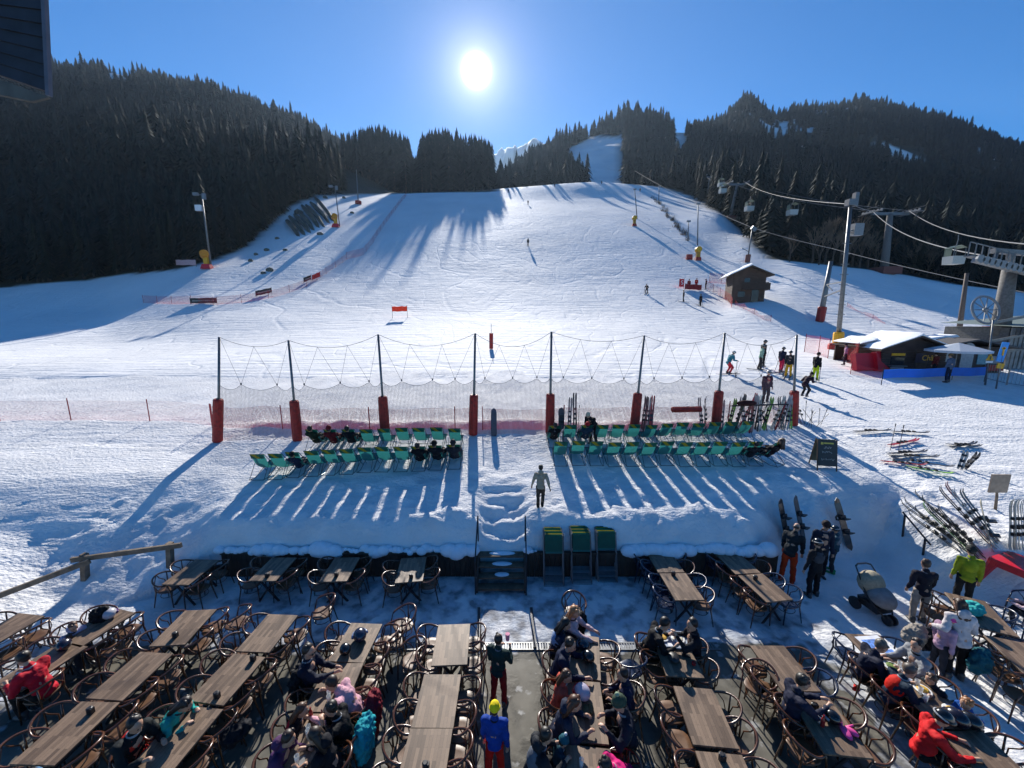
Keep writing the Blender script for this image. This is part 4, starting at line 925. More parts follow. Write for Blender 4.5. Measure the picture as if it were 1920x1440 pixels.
for u, v, l in ((1308, 488, 'yellow snow gun above the chalet'), (1189, 424, 'small orange snow gun on the right edge of the piste')):
    g = thing('snow_gun', l, 'snow gun', at(u, v, 50), 0, 'snow guns beside the piste', .9)
    obj('barrel', B().lathe([(.5, -.6), (.72, -.4), (.66, .5)], (0, 0, 2.4), 14, R=Matrix.Rotation(radians(80), 3, 'X')), YEL, g); obj('body', B().box((0, 0, 1.3), (.8, .8, 1.5)), mat('dark_yellow', 'a87a10', .6), g); obj('pad', B().box((0, 0, .3), (1.4, 1.0, .8), taper=.8), RED, g)
tag(obj('crash_pad', B().box((0, 0, .55), (1.3, .5, 1.1), taper=.9), RED, loc=at(1292, 487, 50)), 'small red crash pad left of the yellow snow gun', 'crash pad')
for u, v, l, n in ((667, 383, 'red padded lamp mast at the very top of the left track', 0),):
    q, p, d = mast(u + 5, v, 668, 318, .2, 'floodlight_mast', l, 'mast', 100); pad(q, d, 0, .1, 1.1)
# cables
def cable(name, label, pts, r=.035, sag=0.02, n=14):
    b = B(); P = []
    for a, c in zip(pts, pts[1:]):
        L = (c - a).length
        for k in range(n): t = k / n; P.append(a.lerp(c, t) + Vector((0, 0, -L * sag * 4 * t * (1 - t))))
    P.append(pts[-1]); O = P[0].copy(); tag(obj(name, b.tube([p - O for p in P], r, 5), mat('cable', (.16, .165, .17), .7, 0, var=0), loc=O), label, 'cable')
STY = at(1885, 692, 16).y
e1 = aty(1838, 478, STY + 6); e2 = aty(1900, 487, STY + 5)
w1, w2 = Vector((-3.6, 0, .6)), Vector((3.6, 0, .6))
cable('lift_cable', 'lift cable on the left side of the towers running up to the forest', [e1, TA + w1, TB_ + Vector((-2.5, 0, .5)), TC + Vector((-2.2, 0, .5))], .05)
cable('lift_cable', 'lift cable on the right side of the towers running up to the forest', [e2 + Vector((3, 0, 1)), TA + w2, TB_ + Vector((2.5, 0, .5)), TC + Vector((2.2, 0, .5))], .05)
cable('lift_cable', 'thin upper cable passing from the tall mast to the lift tower', [TB_ + Vector((2, 0, 1)), aty(1596, 383, 40), TA + Vector((2, 0, .8))], .03, .012)
c0 = aty(1190, 320, 190); cable('tow_cable', 'low tow cable crossing from the upper piste down past the bare mast to the right', [c0, aty(1411, 427, 92), aty(1560, 466, 70), aty(1960, 556, 40)], .045, .008)
def cabin(p, L, label, s=1.0, rz=0):
    g = thing('lift_cabin', label, 'lift cabin', p - Vector((0, 0, L)), rz, 'small open cabins hanging on the lift cables', s); L /= s
    gm = mat('cabin_white', (.40, .42, .40), .5, var=.08); r = B()
    r.box((0, 0, .5), (1.5, 1.2, .95), taper=1.06); obj('tub', r, gm, g)
    b = B()
    for x in (-.72, .72):
        for y in (-.55, .55): b.tube([(x, y, .95), (x * .95, y * .95, 1.9), (x * .5, y * .5, 2.25)], .035, 5)
    b.tube([(-.36, -.27, 2.25), (.36, .27, 2.25)], .04, 5); obj('frame', b, STEEL, g)
    obj('canopy', B().sheet([[(x, y, 1.98 + .3 * (1 - abs(x) / .75)) for x in (-.78, -.4, 0, .4, .78)] for y in (-.6, .6)]), mat('cabin_screen', (.16, .20, .15), .4, var=.1, trans=.3), g)
    obj('screen', B().quad((-.74, .56, .97), (-.1, .56, .97), (-.1, .56, 1.95), (-.74, .56, 1.95)).quad((-.74, -.3, .97), (-.74, .56, .97), (-.72, .56, 1.95), (-.72, -.3, 1.95)), MC['cabin_screen'], g)
    obj('hanger', B().tube([(0, 0, 2.2), (.1, 0, 3.0), (0, 0, L)], .045, 6), STEEL, g)
def on(a, b, t, sag=.02): L = (b - a).length; return a.lerp(b, t) + Vector((0, 0, -L * sag * 4 * t * (1 - t)))
cabin(aty(1797, 440, 33), 2.35, 'large near cabin hanging above the hut roofs', .66)
for u, v, Y, tv, l, s in ((1487, 404, 88, 382, 'small white cabin hanging halfway along the lift line', 1.1), (1407, 396, 100, 368, 'small white cabin left of the halfway cabin', 1.1), (1356, 362, 120, 346, 'tiny cabin near the first forest tower', 1.1), (1352, 350, 125, 342, 'tiny cabin beside the farthest tower', 1.0)):
    a = aty(u, v, Y); t = aty(u, tv, Y); cabin(t, (t - a).z, l, s)
# lift station at the right edge
S0 = at(1885, 692, 16); gs = thing('lift_station', 'grey lift station with sheave arms and a big wheel at the right edge', 'lift station', S0)
def L_(u, v, dy=0): return aty(u, v, S0.y + dy) - S0
CLD = mat('station_cladding', (.24, .235, .225), .7, var=.25, scale=2)
bq = B(); a = L_(1882, 700); a.z = gz(S0.x + a.x, S0.y) - S0.z - .3; tz = L_(1882, 615).z; x = a.x
while x < 9:
    bq.box((x, 0, (a.z + tz) / 2), (.22, .08, tz - a.z)); x += .30
obj('cladding', bq, CLD, gs); obj('wall', B().box(((a.x + 9) / 2, 2.2, (a.z + tz) / 2), (9 - a.x, 4, tz - a.z)), mat('station_wall', (.12, .12, .115), .8, var=.2), gs)
r0 = L_(1856, 622); r1 = L_(1930, 585)
obj('roof', B().sheet([[(a.x - .5, -.8, tz + .1), (9, -.8, tz + .9)], [(a.x - .5, 4.2, tz + .3), (9, 4.2, tz + 1.1)]]).box(((a.x + 9) / 2, -.8, tz + .25), (9 - a.x + .6, .1, .3), Matrix.Rotation(-.09, 3, 'Y')), mat('station_roof', (.16, .20, .18), .6, var=.15), gs)
for v_ in (606, 640, 665): obj('girder', B().bar(L_(1858, v_, -.5), L_(1960, v_ - 20, -.5), .12, .16), STEEL, gs)
t0 = L_(1874, 628, 1); t1 = L_(1893, 505, 1); obj('tower', B().tube([t0, t1], [.5, .36], 8), CONC, gs, True)
aa = L_(1826, 487, 0); bb = L_(1960, 520, 0); b = B(); dd = bb - aa
for k in range(14): b.lathe([(.26, -.07), (.26, .07)], aa + dd * (k / 13) + Vector((0, -.35, 0)), 10, R=Matrix.Rotation(pi / 2, 3, 'X'))
b.bar(aa, bb, .25, .3); obj('sheave_train', b, BARR, gs)
b = B(); 
for k in range(12): b.box(aa + dd * (k / 11) + Vector((0, .4, .75)), (.05, .05, .9))
b.bar(aa + Vector((0, .4, 1.2)), bb + Vector((0, .4, 1.2)), .05, .05).bar(aa + Vector((0, .4, .3)), bb + Vector((0, .4, .3)), .5, .06); obj('walkway', b, STEEL, gs)
b = B().bar(L_(1862, 470, .8), L_(1960, 478, .8), .35, .3).bar(L_(1870, 470, .8), L_(1860, 500, .5), .2, .2).bar(L_(1895, 476, .8), L_(1893, 510, .8), .3, .3); obj('head_frame', b, STEEL, gs)
wc = L_(1848, 581, -1.2); b = B(); R_w = .86
b.tube([wc + Vector((R_w * cos(2 * pi * k / 28), .25 * sin(2 * pi * k / 28), R_w * sin(2 * pi * k / 28))) for k in range(28)], .07, 6, True)
for k in range(10): b.tube([wc, wc + Vector((R_w * cos(pi * k / 5), .25 * sin(pi * k / 5), R_w * sin(pi * k / 5)))], .03, 4)
b.ell(wc, .15); b.tube([wc, wc + Vector((.9, .7, -.2))], .08, 5); obj('bullwheel', b, BARR, gs)
tag(obj('crash_pad', B().box((0, 0, .6), (1.5, .7, 1.25), taper=.8), REDB, loc=at(1852, 632, 18)), 'red crash mat below the big lift wheel', 'crash pad')
# chalet
SHADE = mat('shade_cloth', (.50, .55, .62), .6, var=.05, trans=.2)
def roof(b, w, dpt, ze, zr, t, over=.5):
    for s in (-1, 1):
        a = Vector((0, 0, zr)); e = Vector((s * (w / 2 + over), 0, ze - over * (zr - ze) / (w / 2))); y0, y1 = -dpt / 2 - over, dpt / 2 + over; n = len(b.v); up = Vector((0, 0, t))
        for p in (a, e):
            for y in (y0, y1): b.v += [(p.x, y, p.z), (p.x, y, p.z + t)]
        b.face([n, n + 2, n + 6, n + 4]); b.face([n + 1, n + 5, n + 7, n + 3]); b.face([n, n + 4, n + 5, n + 1]); b.face([n + 2, n + 3, n + 7, n + 6]); b.face([n + 4, n + 6, n + 7, n + 5])
def snowcap(w, dpt, ze, zr, t, over=.6, seed=0):
    rows = []; R1 = []; n = 13; r = random.Random(seed)
    for j in range(9):
        y = -dpt / 2 - over + (dpt + 2 * over) * j / 8; row = []
        for i in range(n):
            x = (i / (n - 1) * 2 - 1) * (w / 2 + over); e = min(1, (1 - abs(i / (n - 1) * 2 - 1)) * 7, min(j, 8 - j) * .9 + .12)
            z = zr - (zr - ze) * abs(x) / (w / 2); row.append((x, y, z + t * (.25 + .75 * sqrt(max(0, e))) * r.uniform(.92, 1.06) + (.10 if abs(x) < .2 else 0)))
        rows.append(row)
    b = B().sheet(rows); rim = [rows[0][i] for i in range(n)] + [rows[j][-1] for j in range(1, 9)] + [rows[-1][i] for i in range(n - 2, -1, -1)] + [rows[j][0] for j in range(7, 0, -1)]
    m_ = len(rim); k = len(b.v); b.v += rim + [(x * .985, y * .985, zr - (zr - ze) * abs(x) / (w / 2) + .02) for x, y, z in rim]
    for i in range(m_): b.face([k + i, k + (i + 1) % m_, k + m_ + (i + 1) % m_, k + m_ + i])
    return b
cbase = at(1408, 566, 40); ch = thing('chalet', 'small brown wooden chalet with snow on its roof beside the lower piste', 'chalet', cbase + Vector((0, 2.0, -.2)), -.28, scale=1.0)
k_ = cbase.length / 52.; wl = mat('chalet_logs', (.085, .050, .034), .8, var=.25, scale=1.5)
b = B()
for z in np.arange(.1, 4.3, .22): b.box((0, 0, z), (4.3, 4.3, .20))
n = len(b.v); b.v += [(-2.1, -2.1, 4.2), (2.1, -2.1, 4.2), (0, -2.1, 5.15), (-2.1, 2.1, 4.2), (2.1, 2.1, 4.2), (0, 2.1, 5.15)]; b.face([n, n + 1, n + 2]); b.face([n + 4, n + 3, n + 5]); obj('wall', b, wl, ch)
b = B(); roof(b, 4.3, 4.3, 4.2, 5.2, .14, .8); obj('roof', b, WOODD, ch); obj('roof_snow', snowcap(4.3, 4.3, 4.34, 5.34, .32, .8, 2), SNOW, ch, True)
b = B().box((.6, -2.75, 2.0), (3.2, 1.1, .12))
for x in np.arange(-.9, 2.2, .16): b.box((x, -3.25, 2.45), (.09, .04, .85))
b.box((.6, -3.27, 2.9), (3.2, .08, .1)); obj('balcony', b, WOODD, ch); obj('side_box', B().box((2.45, -.8, 2.4), (.9, 2.0, 1.0)), WOODD, ch)
obj('door', B().box((.9, -2.2, 1.0), (.9, .08, 1.9)), GLASS, ch); obj('window', B().box((-.9, -2.2, 1.3), (.9, .08, .8)), GLASS, ch); obj('window', B().box((-.3, -2.2, 3.3), (.7, .08, .6)), GLASS, ch)
tag(obj('rescue_sledge', B().box((0, 0, .9), (.9, .4, 1.1), Matrix.Rotation(.3, 3, 'Y')).ell((0, -.2, 1.0), (.5, .2, .5)), REDB, loc=at(1383, 556, 40)), 'red rescue gear leaning on the porch of the chalet', 'rescue gear')
tag(obj('crash_pad', B().box((0, 0, .5), (2.4, .6, 1.0), taper=.9), RED, loc=at(1396, 562, 40)), 'red mats piled at the lower wall of the chalet', 'crash pad')
# ticket hut and the annex
hb = at(1700, 700, 16); hu = thing('ticket_hut', 'dark wooden ticket hut with a thick snow covered gable roof', 'hut', hb + Vector((.55, 1.6, -.15)), -.12, scale=.8)
b = B(); W2 = 5.6; D2 = 3.8
for z in np.arange(.1, 2.3, .2): b.box((0, 0, z), (W2 - .8, D2, .185))
n = len(b.v); b.v += [(-W2 / 2 + .4, -D2 / 2, 2.2), (W2 / 2 - .4, -D2 / 2, 2.2), (0, -D2 / 2, 3.15), (-W2 / 2 + .4, D2 / 2, 2.2), (W2 / 2 - .4, D2 / 2, 2.2), (0, D2 / 2, 3.15)]; b.face([n, n + 1, n + 2]); b.face([n + 4, n + 3, n + 5]); obj('wall', b, mat('hut_logs', (.05, .030, .024), .85, var=.3, scale=1.5), hu)
b = B(); roof(b, W2 - .8, D2, 2.25, 3.2, .12, .55); obj('roof', b, WOODD, hu); obj('roof_snow', snowcap(W2 - .8, D2, 2.37, 3.32, .20, .5, 5), SNOW, hu, True)
obj('sign', B().box((-1.2, -D2 / 2 - .04, 1.75), (1.0, .05, .2)), YEL, hu); obj('window', B().box((-1.2, -D2 / 2 - .03, 1.2), (1.0, .05, .6)), GLASS, hu); obj('counter', B().box((-1.2, -D2 / 2 - .18, .8), (1.2, .3, .06)).box((-1.2, -D2 / 2 - .1, .4), (1.0, .08, .6)), BARR, hu); obj('door', B().box((.6, -D2 / 2 - .03, 1.0), (.85, .06, 1.9)), WOODD, hu)
an = thing('open_shed', 'open fronted lean-to with a snow edged roof on the left side of the ticket hut', 'shed', at(1646, 690, 16) + Vector((0, 1.6, -.1)), -.12, scale=.82)
b = B()
for x in (-1.1, .9):
    for y in (-1.2, 1.4): b.bar((x, y, 0), (x, y, 2.05), .12, .12, up=(0, 1, 0))
obj('post', b, WOODD, an); obj('roof', B().box((0, 0, 2.12), (2.6, 3.4, .1), Matrix.Rotation(-.16, 3, 'Y')), WOODD, an); obj('roof_snow', snowcap(2.0, 2.9, 2.20, 2.45, .18, .25, 9), SNOW, an, True); obj('wall', B().box((0, 1.45, 1.0), (2.2, .08, 2.0)), WOODD, an)
for i, (u, v, w_, h_, l, mm) in enumerate(((1622, 694, 1.9, 1.15, 'bright red crash mat leaning in front of the open shed', REDB), (1652, 695, 1.2, 1.3, 'taller red crash mat against the ticket hut corner', REDB), (1632, 679, 1.3, 1.15, 'red crash mat at the back of the open shed', RED))):
    tag(obj('crash_pad', B().box((0, 0, h_ / 2), (w_, .35, h_), Matrix.Rotation(-.25, 3, 'X')), mm, loc=at(u, v, 16), rot=(0, 0, .1)), l, 'crash pad')
h2 = thing('kiosk', 'low dark kiosk with a sagging snowy roof between the ticket hut and the barriers', 'kiosk', at(1822, 702, 16) + Vector((0, 1.6, -.1)), -.1)
obj('wall', B().box((0, 0, .95), (4.3, 2.6, 1.9)), mat('kiosk_wall', (.055, .04, .036), .8, var=.25), h2); b = B(); roof(b, 4.3, 2.6, 1.9, 2.35, .1, .55); obj('roof', b, mat('slate_roof', (.07, .065, .065), .7, var=.2), h2); obj('roof_snow', B().box((-1.0, 1.0, 2.32), (3.6, 1.4, .16), Matrix.Rotation(-.14, 3, 'Y'), taper=.92), SNOW, h2)
obj('door', B().box((-.1, -1.34, .95), (.75, .06, 1.75)).lathe([(.37, -.03), (.37, .03)], (-.1, -1.34, 1.8), 14, R=Matrix.Rotation(pi / 2, 3, 'X')), mat('pale_door', (.30, .32, .34), .6), h2); obj('poster', B().box((.85, -1.33, 1.15), (.6, .04, .8)), mat('teal_poster', (.10, .26, .32), .5), h2); obj('poster', B().box((1.7, -1.33, 1.05), (.6, .04, .5)), mat('grey_poster', (.22, .22, .24), .5), h2); obj('shelf', B().box((1.6, -1.4, .55), (.9, .25, .4)), RED, h2)
obj('window', B().box((-1.5, -1.33, 1.2), (.75, .04, .6)), mat('pale_pane', (.35, .38, .40), .4), h2)
um = thing('parasol', 'pale blue grey parasol opened in front of the kiosk', 'parasol', at(1787, 712, 16) + Vector((-.2, -.1, 0)))
b = B(); n = 8; ap = Vector((0, 0, 2.35)); ring_ = [Vector((1.45 * cos(2 * pi * k / n), 1.45 * sin(2 * pi * k / n), 1.9)) for k in range(n)]
for k in range(n): i = len(b.v); b.v += [tuple(ap), tuple(ring_[k]), tuple(ring_[(k + 1) % n]), tuple(ring_[k] - Vector((0, 0, .14))), tuple(ring_[(k + 1) % n] - Vector((0, 0, .14)))]; b.face([i, i + 1, i + 2]); b.face([i + 1, i + 3, i + 4, i + 2])
obj('canopy', b, SHADE, um); obj('pole', B().tube([(0, 0, 0), (0, 0, 2.4)], .025, 6), STEEL, um)
# barriers, signs
def barrier(u0, v0, u1, v1, h, label):
    a = at(u0, v0, 14); c = at(u1, v1, 14); d = c - a; f = thing('crowd_barrier', label, 'barrier', a, 0, 'metal barriers by the lift station'); b = B()
    for z in (.12, h): b.tube([Vector((0, 0, z)), d + Vector((0, 0, z))], .02, 6)
    for t in (0, 1): b.tube([d * t, d * t + Vector((0, 0, h))], .02, 6)
    obj('frame', b, BARR, f); b = B(); n = max(4, int(d.length / .13))
    for k in range(1, n): b.tube([d * (k / n) + Vector((0, 0, .12)), d * (k / n) + Vector((0, 0, h))], .010, 4)
    obj('bars', b, BARR, f)
barrier(1776, 695, 1844, 701, 1.05, 'grey metal barrier behind the blue banner'); barrier(1846, 712, 1886, 722, 1.05, 'grey metal barrier next to the blue sign'); barrier(1888, 722, 1940, 730, 1.05, 'grey metal barrier cut by the right picture edge')
q, p, d = mast(1848, 722, 1862, 600, .05, 'sign_post', 'thin pole with a yellow warning triangle at the barriers', 'sign', 14); b = B()
t = d * .44; b.v += [tuple(t + Vector((-.24, -.08, -.2))), tuple(t + Vector((.24, -.08, -.2))), tuple(t + Vector((0, -.08, .24)))]; b.v += [(x, y + .02, z) for x, y, z in b.v[:3]]; b.face([0, 1, 2]); b.face([5, 4, 3]); b.face([0, 3, 4, 1]); b.face([1, 4, 5, 2]); b.face([2, 5, 3, 0]); obj('warning_triangle', b, YEL, q); obj('pictogram', B().box(t + Vector((0, -.1, -.05)), (.06, .01, .2)), BLACK, q); obj('plate', B().box(t + Vector((0, -.07, -.3)), (.42, .02, .12)), WHITE, q)
q, p, d = mast(1868, 728, 1880, 660, .04, 'sign_post', 'upright blue and yellow sign board at the barriers', 'sign', 14)
obj('board', B().box(d * 1.0, (.42, .04, 1.15), Matrix.Rotation(.12, 3, 'Y')), mat('bright_blue_sign', '2b8fdc', .5), q); obj('lower_panel', B().box(d * .62, (.40, .05, .3), Matrix.Rotation(.12, 3, 'Y')), YEL, q); obj('mark', B().box(d * 1.02 + Vector((0, -.03, 0)), (.1, .02, .5)).box(d * 1.1 + Vector((0, -.03, 0)), (.24, .02, .08)), YEL, q)
# red marker post on the lower piste
q, p, d = mast(921, 655, 921, 607, .03, 'marker_post', 'single red padded post standing alone on the lower piste', 'marker post', 25); pad(q, d, .02, .64, .17)
# A-board
ab = at(1552, 882, 11); g = thing('chalkboard', 'black sandwich chalkboard standing on the snow right of the deckchairs', 'chalkboard', ab + Vector((0, .25, 0)), -.22)
obj('front_board', B().box((0, -.17, .62), (.58, .03, .92), Matrix.Rotation(-.26, 3, 'X')), mat('chalkboard', (.012, .013, .014), .4, var=.1), g); obj('back_board', B().box((.02, .17, .62), (.58, .03, .92), Matrix.Rotation(.26, 3, 'X')), mat('chalkboard_back', (.04, .06, .04), .5), g)
b = B()
for s in (-1, 1):
    for t_ in (-1, 1): b.bar((s * .30, t_ * .30, 0), (s * .30, t_ * .05, 1.10), .03, .03)
obj('leg', b, mat('board_frame', (.09, .05, .03), .7), g)
CHALK = mat('chalk', (.55, .54, .5), .9, var=0); b = B(); rr = random.Random(4)
def onb(x, z): return Vector((x, -.17 - .022 - (.62 - z) * .266 * 1.0 - .004, z))
for z, x0, x1 in ((.82, -.12, .12), (.66, -.18, .14), (.42, -.2, .2)):
    pts = [onb(x0 + (x1 - x0) * k / 22, z + rr.uniform(-.045, .045)) for k in range(23)]; b.tube(pts, .006, 4)
obj('chalk_writing', b, CHALK, g); obj('logo', B().box(onb(-.17, .96), (.08, .008, .08), Matrix.Rotation(-.26, 3, 'X')).box(onb(.04, .97), (.3, .008, .05), Matrix.Rotation(-.26, 3, 'X')), mat('yellow_chalk', (.6, .5, .1), .8), g)
# wooden sign board at the right
q, p, d = mast(1869, 955, 1869, 905, .04, 'sign_board', 'blank square wooden board on a post at the right edge', 'sign', 8, WOODF); obj('board', B().box(d + Vector((0, -.06, .0)), (.56, .04, .58)), mat('pale_board', (.30, .23, .17), .8, var=.15), q)
# red plastic picnic table
pt = thing('plastic_table', 'bright red moulded plastic table tipped on the snow at the right edge', 'table', at(1912, 1112, 6) + Vector((.15, .2, -.02)), .3)
obj('tabletop', B().box((0, 0, .72), (.95, .8, .05), taper=.97), REDB, pt); b = B()
for sx in (-1, 1):
    for sy in (-1, 1): obj('leg', B().tube([(sx * .36, sy * .3, .7), (sx * .42, sy * .36, .45), (sx * .60, sy * .46, 0)], [.12, .085, .055], 6), REDB, pt)
obj('apron', B().box((0, 0, .62), (.85, .7, .16), taper=1.05), REDB, pt)
# stroller
sg = thing('stroller', 'beige and black pushchair parked on the shaded snow', 'stroller', onz(1652, 1162, .02) + Vector((0, .2, 0)), .12); BEI = mat('beige_fabric', (.30, .26, .18), .8, var=.15, scale=20); GRY = mat('grey_fabric', (.20, .20, .20), .8, var=.15)
b = B()
for s in (-1, 1): b.tube([(s * .25, .30, .13), (s * .25, .05, .50), (s * .18, -.24, .28), (s * .08, -.36, .12)], .020, 6); b.tube([(s * .25, .02, .5), (s * .25, .30, .92), (s * .22, .42, 1.06)], .016, 6)
b.tube([(-.22, .42, 1.06), (-.12, .46, 1.08), (.12, .46, 1.08), (.22, .42, 1.06)], .02, 6); obj('frame', b, BLACK, sg)
for x, y, r in ((-.29, .24, .15), (.29, .24, .15), (-.07, -.36, .12), (.07, -.36, .12)): obj('wheel', B().lathe([(r * .5, -.03), (r, -.025), (r, .025), (r * .5, .03)], (x, y, r), 16, R=Matrix.Rotation(pi / 2, 3, 'Y')), BLACK, sg)
obj('seat', B().ell((0, .02, .52), (.235, .34, .20), Matrix.Rotation(.45, 3, 'X')).box((0, .02, .26), (.40, .46, .18), taper=1.1), BLACK, sg); obj('hood', B().ell((0, .18, .74), (.28, .27, .30), n=14, k=9), BEI, sg, True); obj('foot_muff', B().ell((0, -.10, .56), (.27, .32, .22), Matrix.Rotation(.35, 3, 'X'), 14, 9), GRY, sg, True)
# rocks on the left bank
rk = B(); rv = random.Random(2)
for i in range(8):
    k = i / 7; top = at(536 + 55 * k + rv.uniform(-2, 2), 413 - 40 * k + rv.uniform(-3, 3), 80); p = at(565 + 63 * k + rv.uniform(-2, 2), 446 - 29 * k + rv.uniform(-2, 3), 80); dd = top - p
    if dd.length > 40 or rv.random() < .1: continue
    sd = Vector((0, -.5, .5)); rk.tube([p + Vector((0, 0, -.6)), p + dd * .3 + sd * rv.uniform(.6, 1.3), p + dd * .7 + sd * rv.uniform(.6, 1.5), top + Vector((0, 0, .3))], [.35, .65, .75, .4], 4)
O = Vector(rk.v[0]); rk.v = [tuple(Vector(p) - O) for p in rk.v]
tag(obj('rock_outcrop', rk, mat('rock', (.075, .08, .065), .9, var=.4, scale=.6, bump=.6, bscale=1.2), loc=O), 'ribbed grey green rock outcrop on the bank above the left track', 'rock')
ro = random.Random(8)
for i, (u, v) in enumerate([(u_, v_) for u_, v_ in ((500, 470), (480, 478), (520, 448), (560, 400), (610, 372), (645, 372), (470, 490), (535, 470), (494, 513), (506, 508), (600, 440), (660, 400))]):
    p = at(u, v, 50); s = ro.uniform(.5, 1.3); b = B().ell((0, 0, s * .2), (s, s * .7, s * .6), Matrix.Rotation(ro.random() * 3, 3, 'Z'), 7, 5)
    tag(obj('boulder', b, MC['rock'], loc=p), 'small dark boulder or shrub showing through the snow on the left bank', 'rock', 'dark stones on the left bank')
def twigs(p, seed, h=1.1):
    b = B(); r = random.Random(seed)
    for k in range(26):
        a = Vector((r.uniform(-.5, .5), r.uniform(-.5, .5), -.1)); b.tube([a, a + Vector((r.uniform(-.5, .5), r.uniform(-.5, .5), h * r.uniform(.5, 1)))], [.03, .012], 3)
    tag(obj('shrub', b, TWIG, loc=p), 'leafless brown shrub in the strip beside the right side track', 'shrub', 'bare shrubs beside the side track')
for i in range(26):
    t = i / 25; twigs(at(1226 + 62 * t + ro.uniform(-3, 3), 372 + 76 * t + ro.uniform(-5, 3), 90), i, 1.6)
# roof corner of the restaurant, top left
rf = thing('restaurant_wall', 'dark shingled corner of the restaurant hanging into the top left of the picture', 'building', aty(40, 120, 3.6)); O = rf.location
def R_(u, v, Y=3.6): return aty(u, v, Y) - O
p0, p1, p2, p3 = R_(-60, -60), R_(80, -60), R_(90, 172), R_(-60, 120)
b = B()
for k in range(9):
    t = k / 9; a0, a1 = p0.lerp(p3, t), p1.lerp(p2, t); c0_, c1 = p0.lerp(p3, t + 1 / 9), p1.lerp(p2, t + 1 / 9); n = len(b.v); y = Vector((0, -.012, 0)); Yb = Vector((-.02, .03, 0))
    b.v += [tuple(a0), tuple(a1), tuple(c1 + y), tuple(c0_ + y), tuple(a0 + Yb), tuple(a1 + Yb), tuple(c1 + Yb), tuple(c0_ + Yb)]
    for q_ in ((0, 3, 2, 1), (1, 2, 6, 5), (3, 7, 6, 2), (0, 1, 5, 4)): b.face([n + i for i in q_])
obj('shingles', b, mat('slate_shingles', (.022, .026, .038), .7, var=.3, scale=6), rf)
obj('fascia', B().bar(R_(81, -60, 3.58), R_(92, 180, 3.58), .03, .03), mat('pale_edge', (.10, .11, .15), .6), rf)
b = B(); e0, e1, e2, e3 = R_(-60, 128), R_(15, 150), R_(92, 182), R_(60, 190); f3 = R_(-60, 165)
n = len(b.v); b.v += [tuple(e0), tuple(e2), tuple(e3), tuple(f3), tuple(e0 + Vector((-.02, .03, 0))), tuple(e2 + Vector((-.02, .03, 0))), tuple(e3 + Vector((-.02, .03, 0))), tuple(f3 + Vector((-.02, .03, 0)))]
for q_ in ((0, 3, 2, 1), (4, 5, 6, 7), (0, 1, 5, 4), (3, 7, 6, 2), (1, 2, 6, 5)): b.face([n + i for i in q_])
obj('eaves_board', b, mat('grey_board', (.11, .11, .10), .8, var=.2), rf)
# ---------------------------------------------------------------- people
SKIN = mat('skin', (.42, .24, .16), .5, var=.06, scale=20); DARKE = mat('eyes', (.02, .015, .012), .3, var=0); BOOT = mat('ski_boot', (.05, .05, .055), .4, var=.1); LIP = mat('lips', (.30, .10, .08), .5, var=0)
def cloth(c, r=.75): return mat('cloth_' + c, c, r, var=.16, scale=9, bump=.5, bscale=16, spec=.2)
BAKE = []
CREASE = bpy.data.textures.new('creases', 'CLOUDS'); CREASE.noise_scale = .09; CREASE.noise_depth = 3
FOLD = bpy.data.textures.new('folds', 'CLOUDS'); FOLD.noise_scale = .13; FOLD.noise_depth = 2
def voxel(o, size, smooth=3, fold=0):
    r = o.modifiers.new('r', 'REMESH'); r.mode = 'VOXEL'; r.voxel_size = size; r.use_smooth_shade = True
    s = o.modifiers.new('s', 'SMOOTH'); s.factor = .5; s.iterations = smooth
    if fold: d = o.modifiers.new('d', 'DISPLACE'); d.texture = CREASE if fold > .06 else FOLD; d.strength = fold; d.mid_level = .5; d.texture_coords = 'GLOBAL'
    BAKE.append(o)
def ik(a, c, l1, l2, pole):
    d = c - a; L = min(d.length, (l1 + l2) * .995); d.normalize(); c = a + d * L
    x = (l1 * l1 - l2 * l2 + L * L) / (2 * L); h = sqrt(max(0, l1 * l1 - x * x)); pn = (pole - d * pole.dot(d))
    if pn.length < 1e-4: pn = Vector((1, 0, 0))
    return a + d * x + pn.normalized() * h, c
V = Vector
PCOUNT = [0]
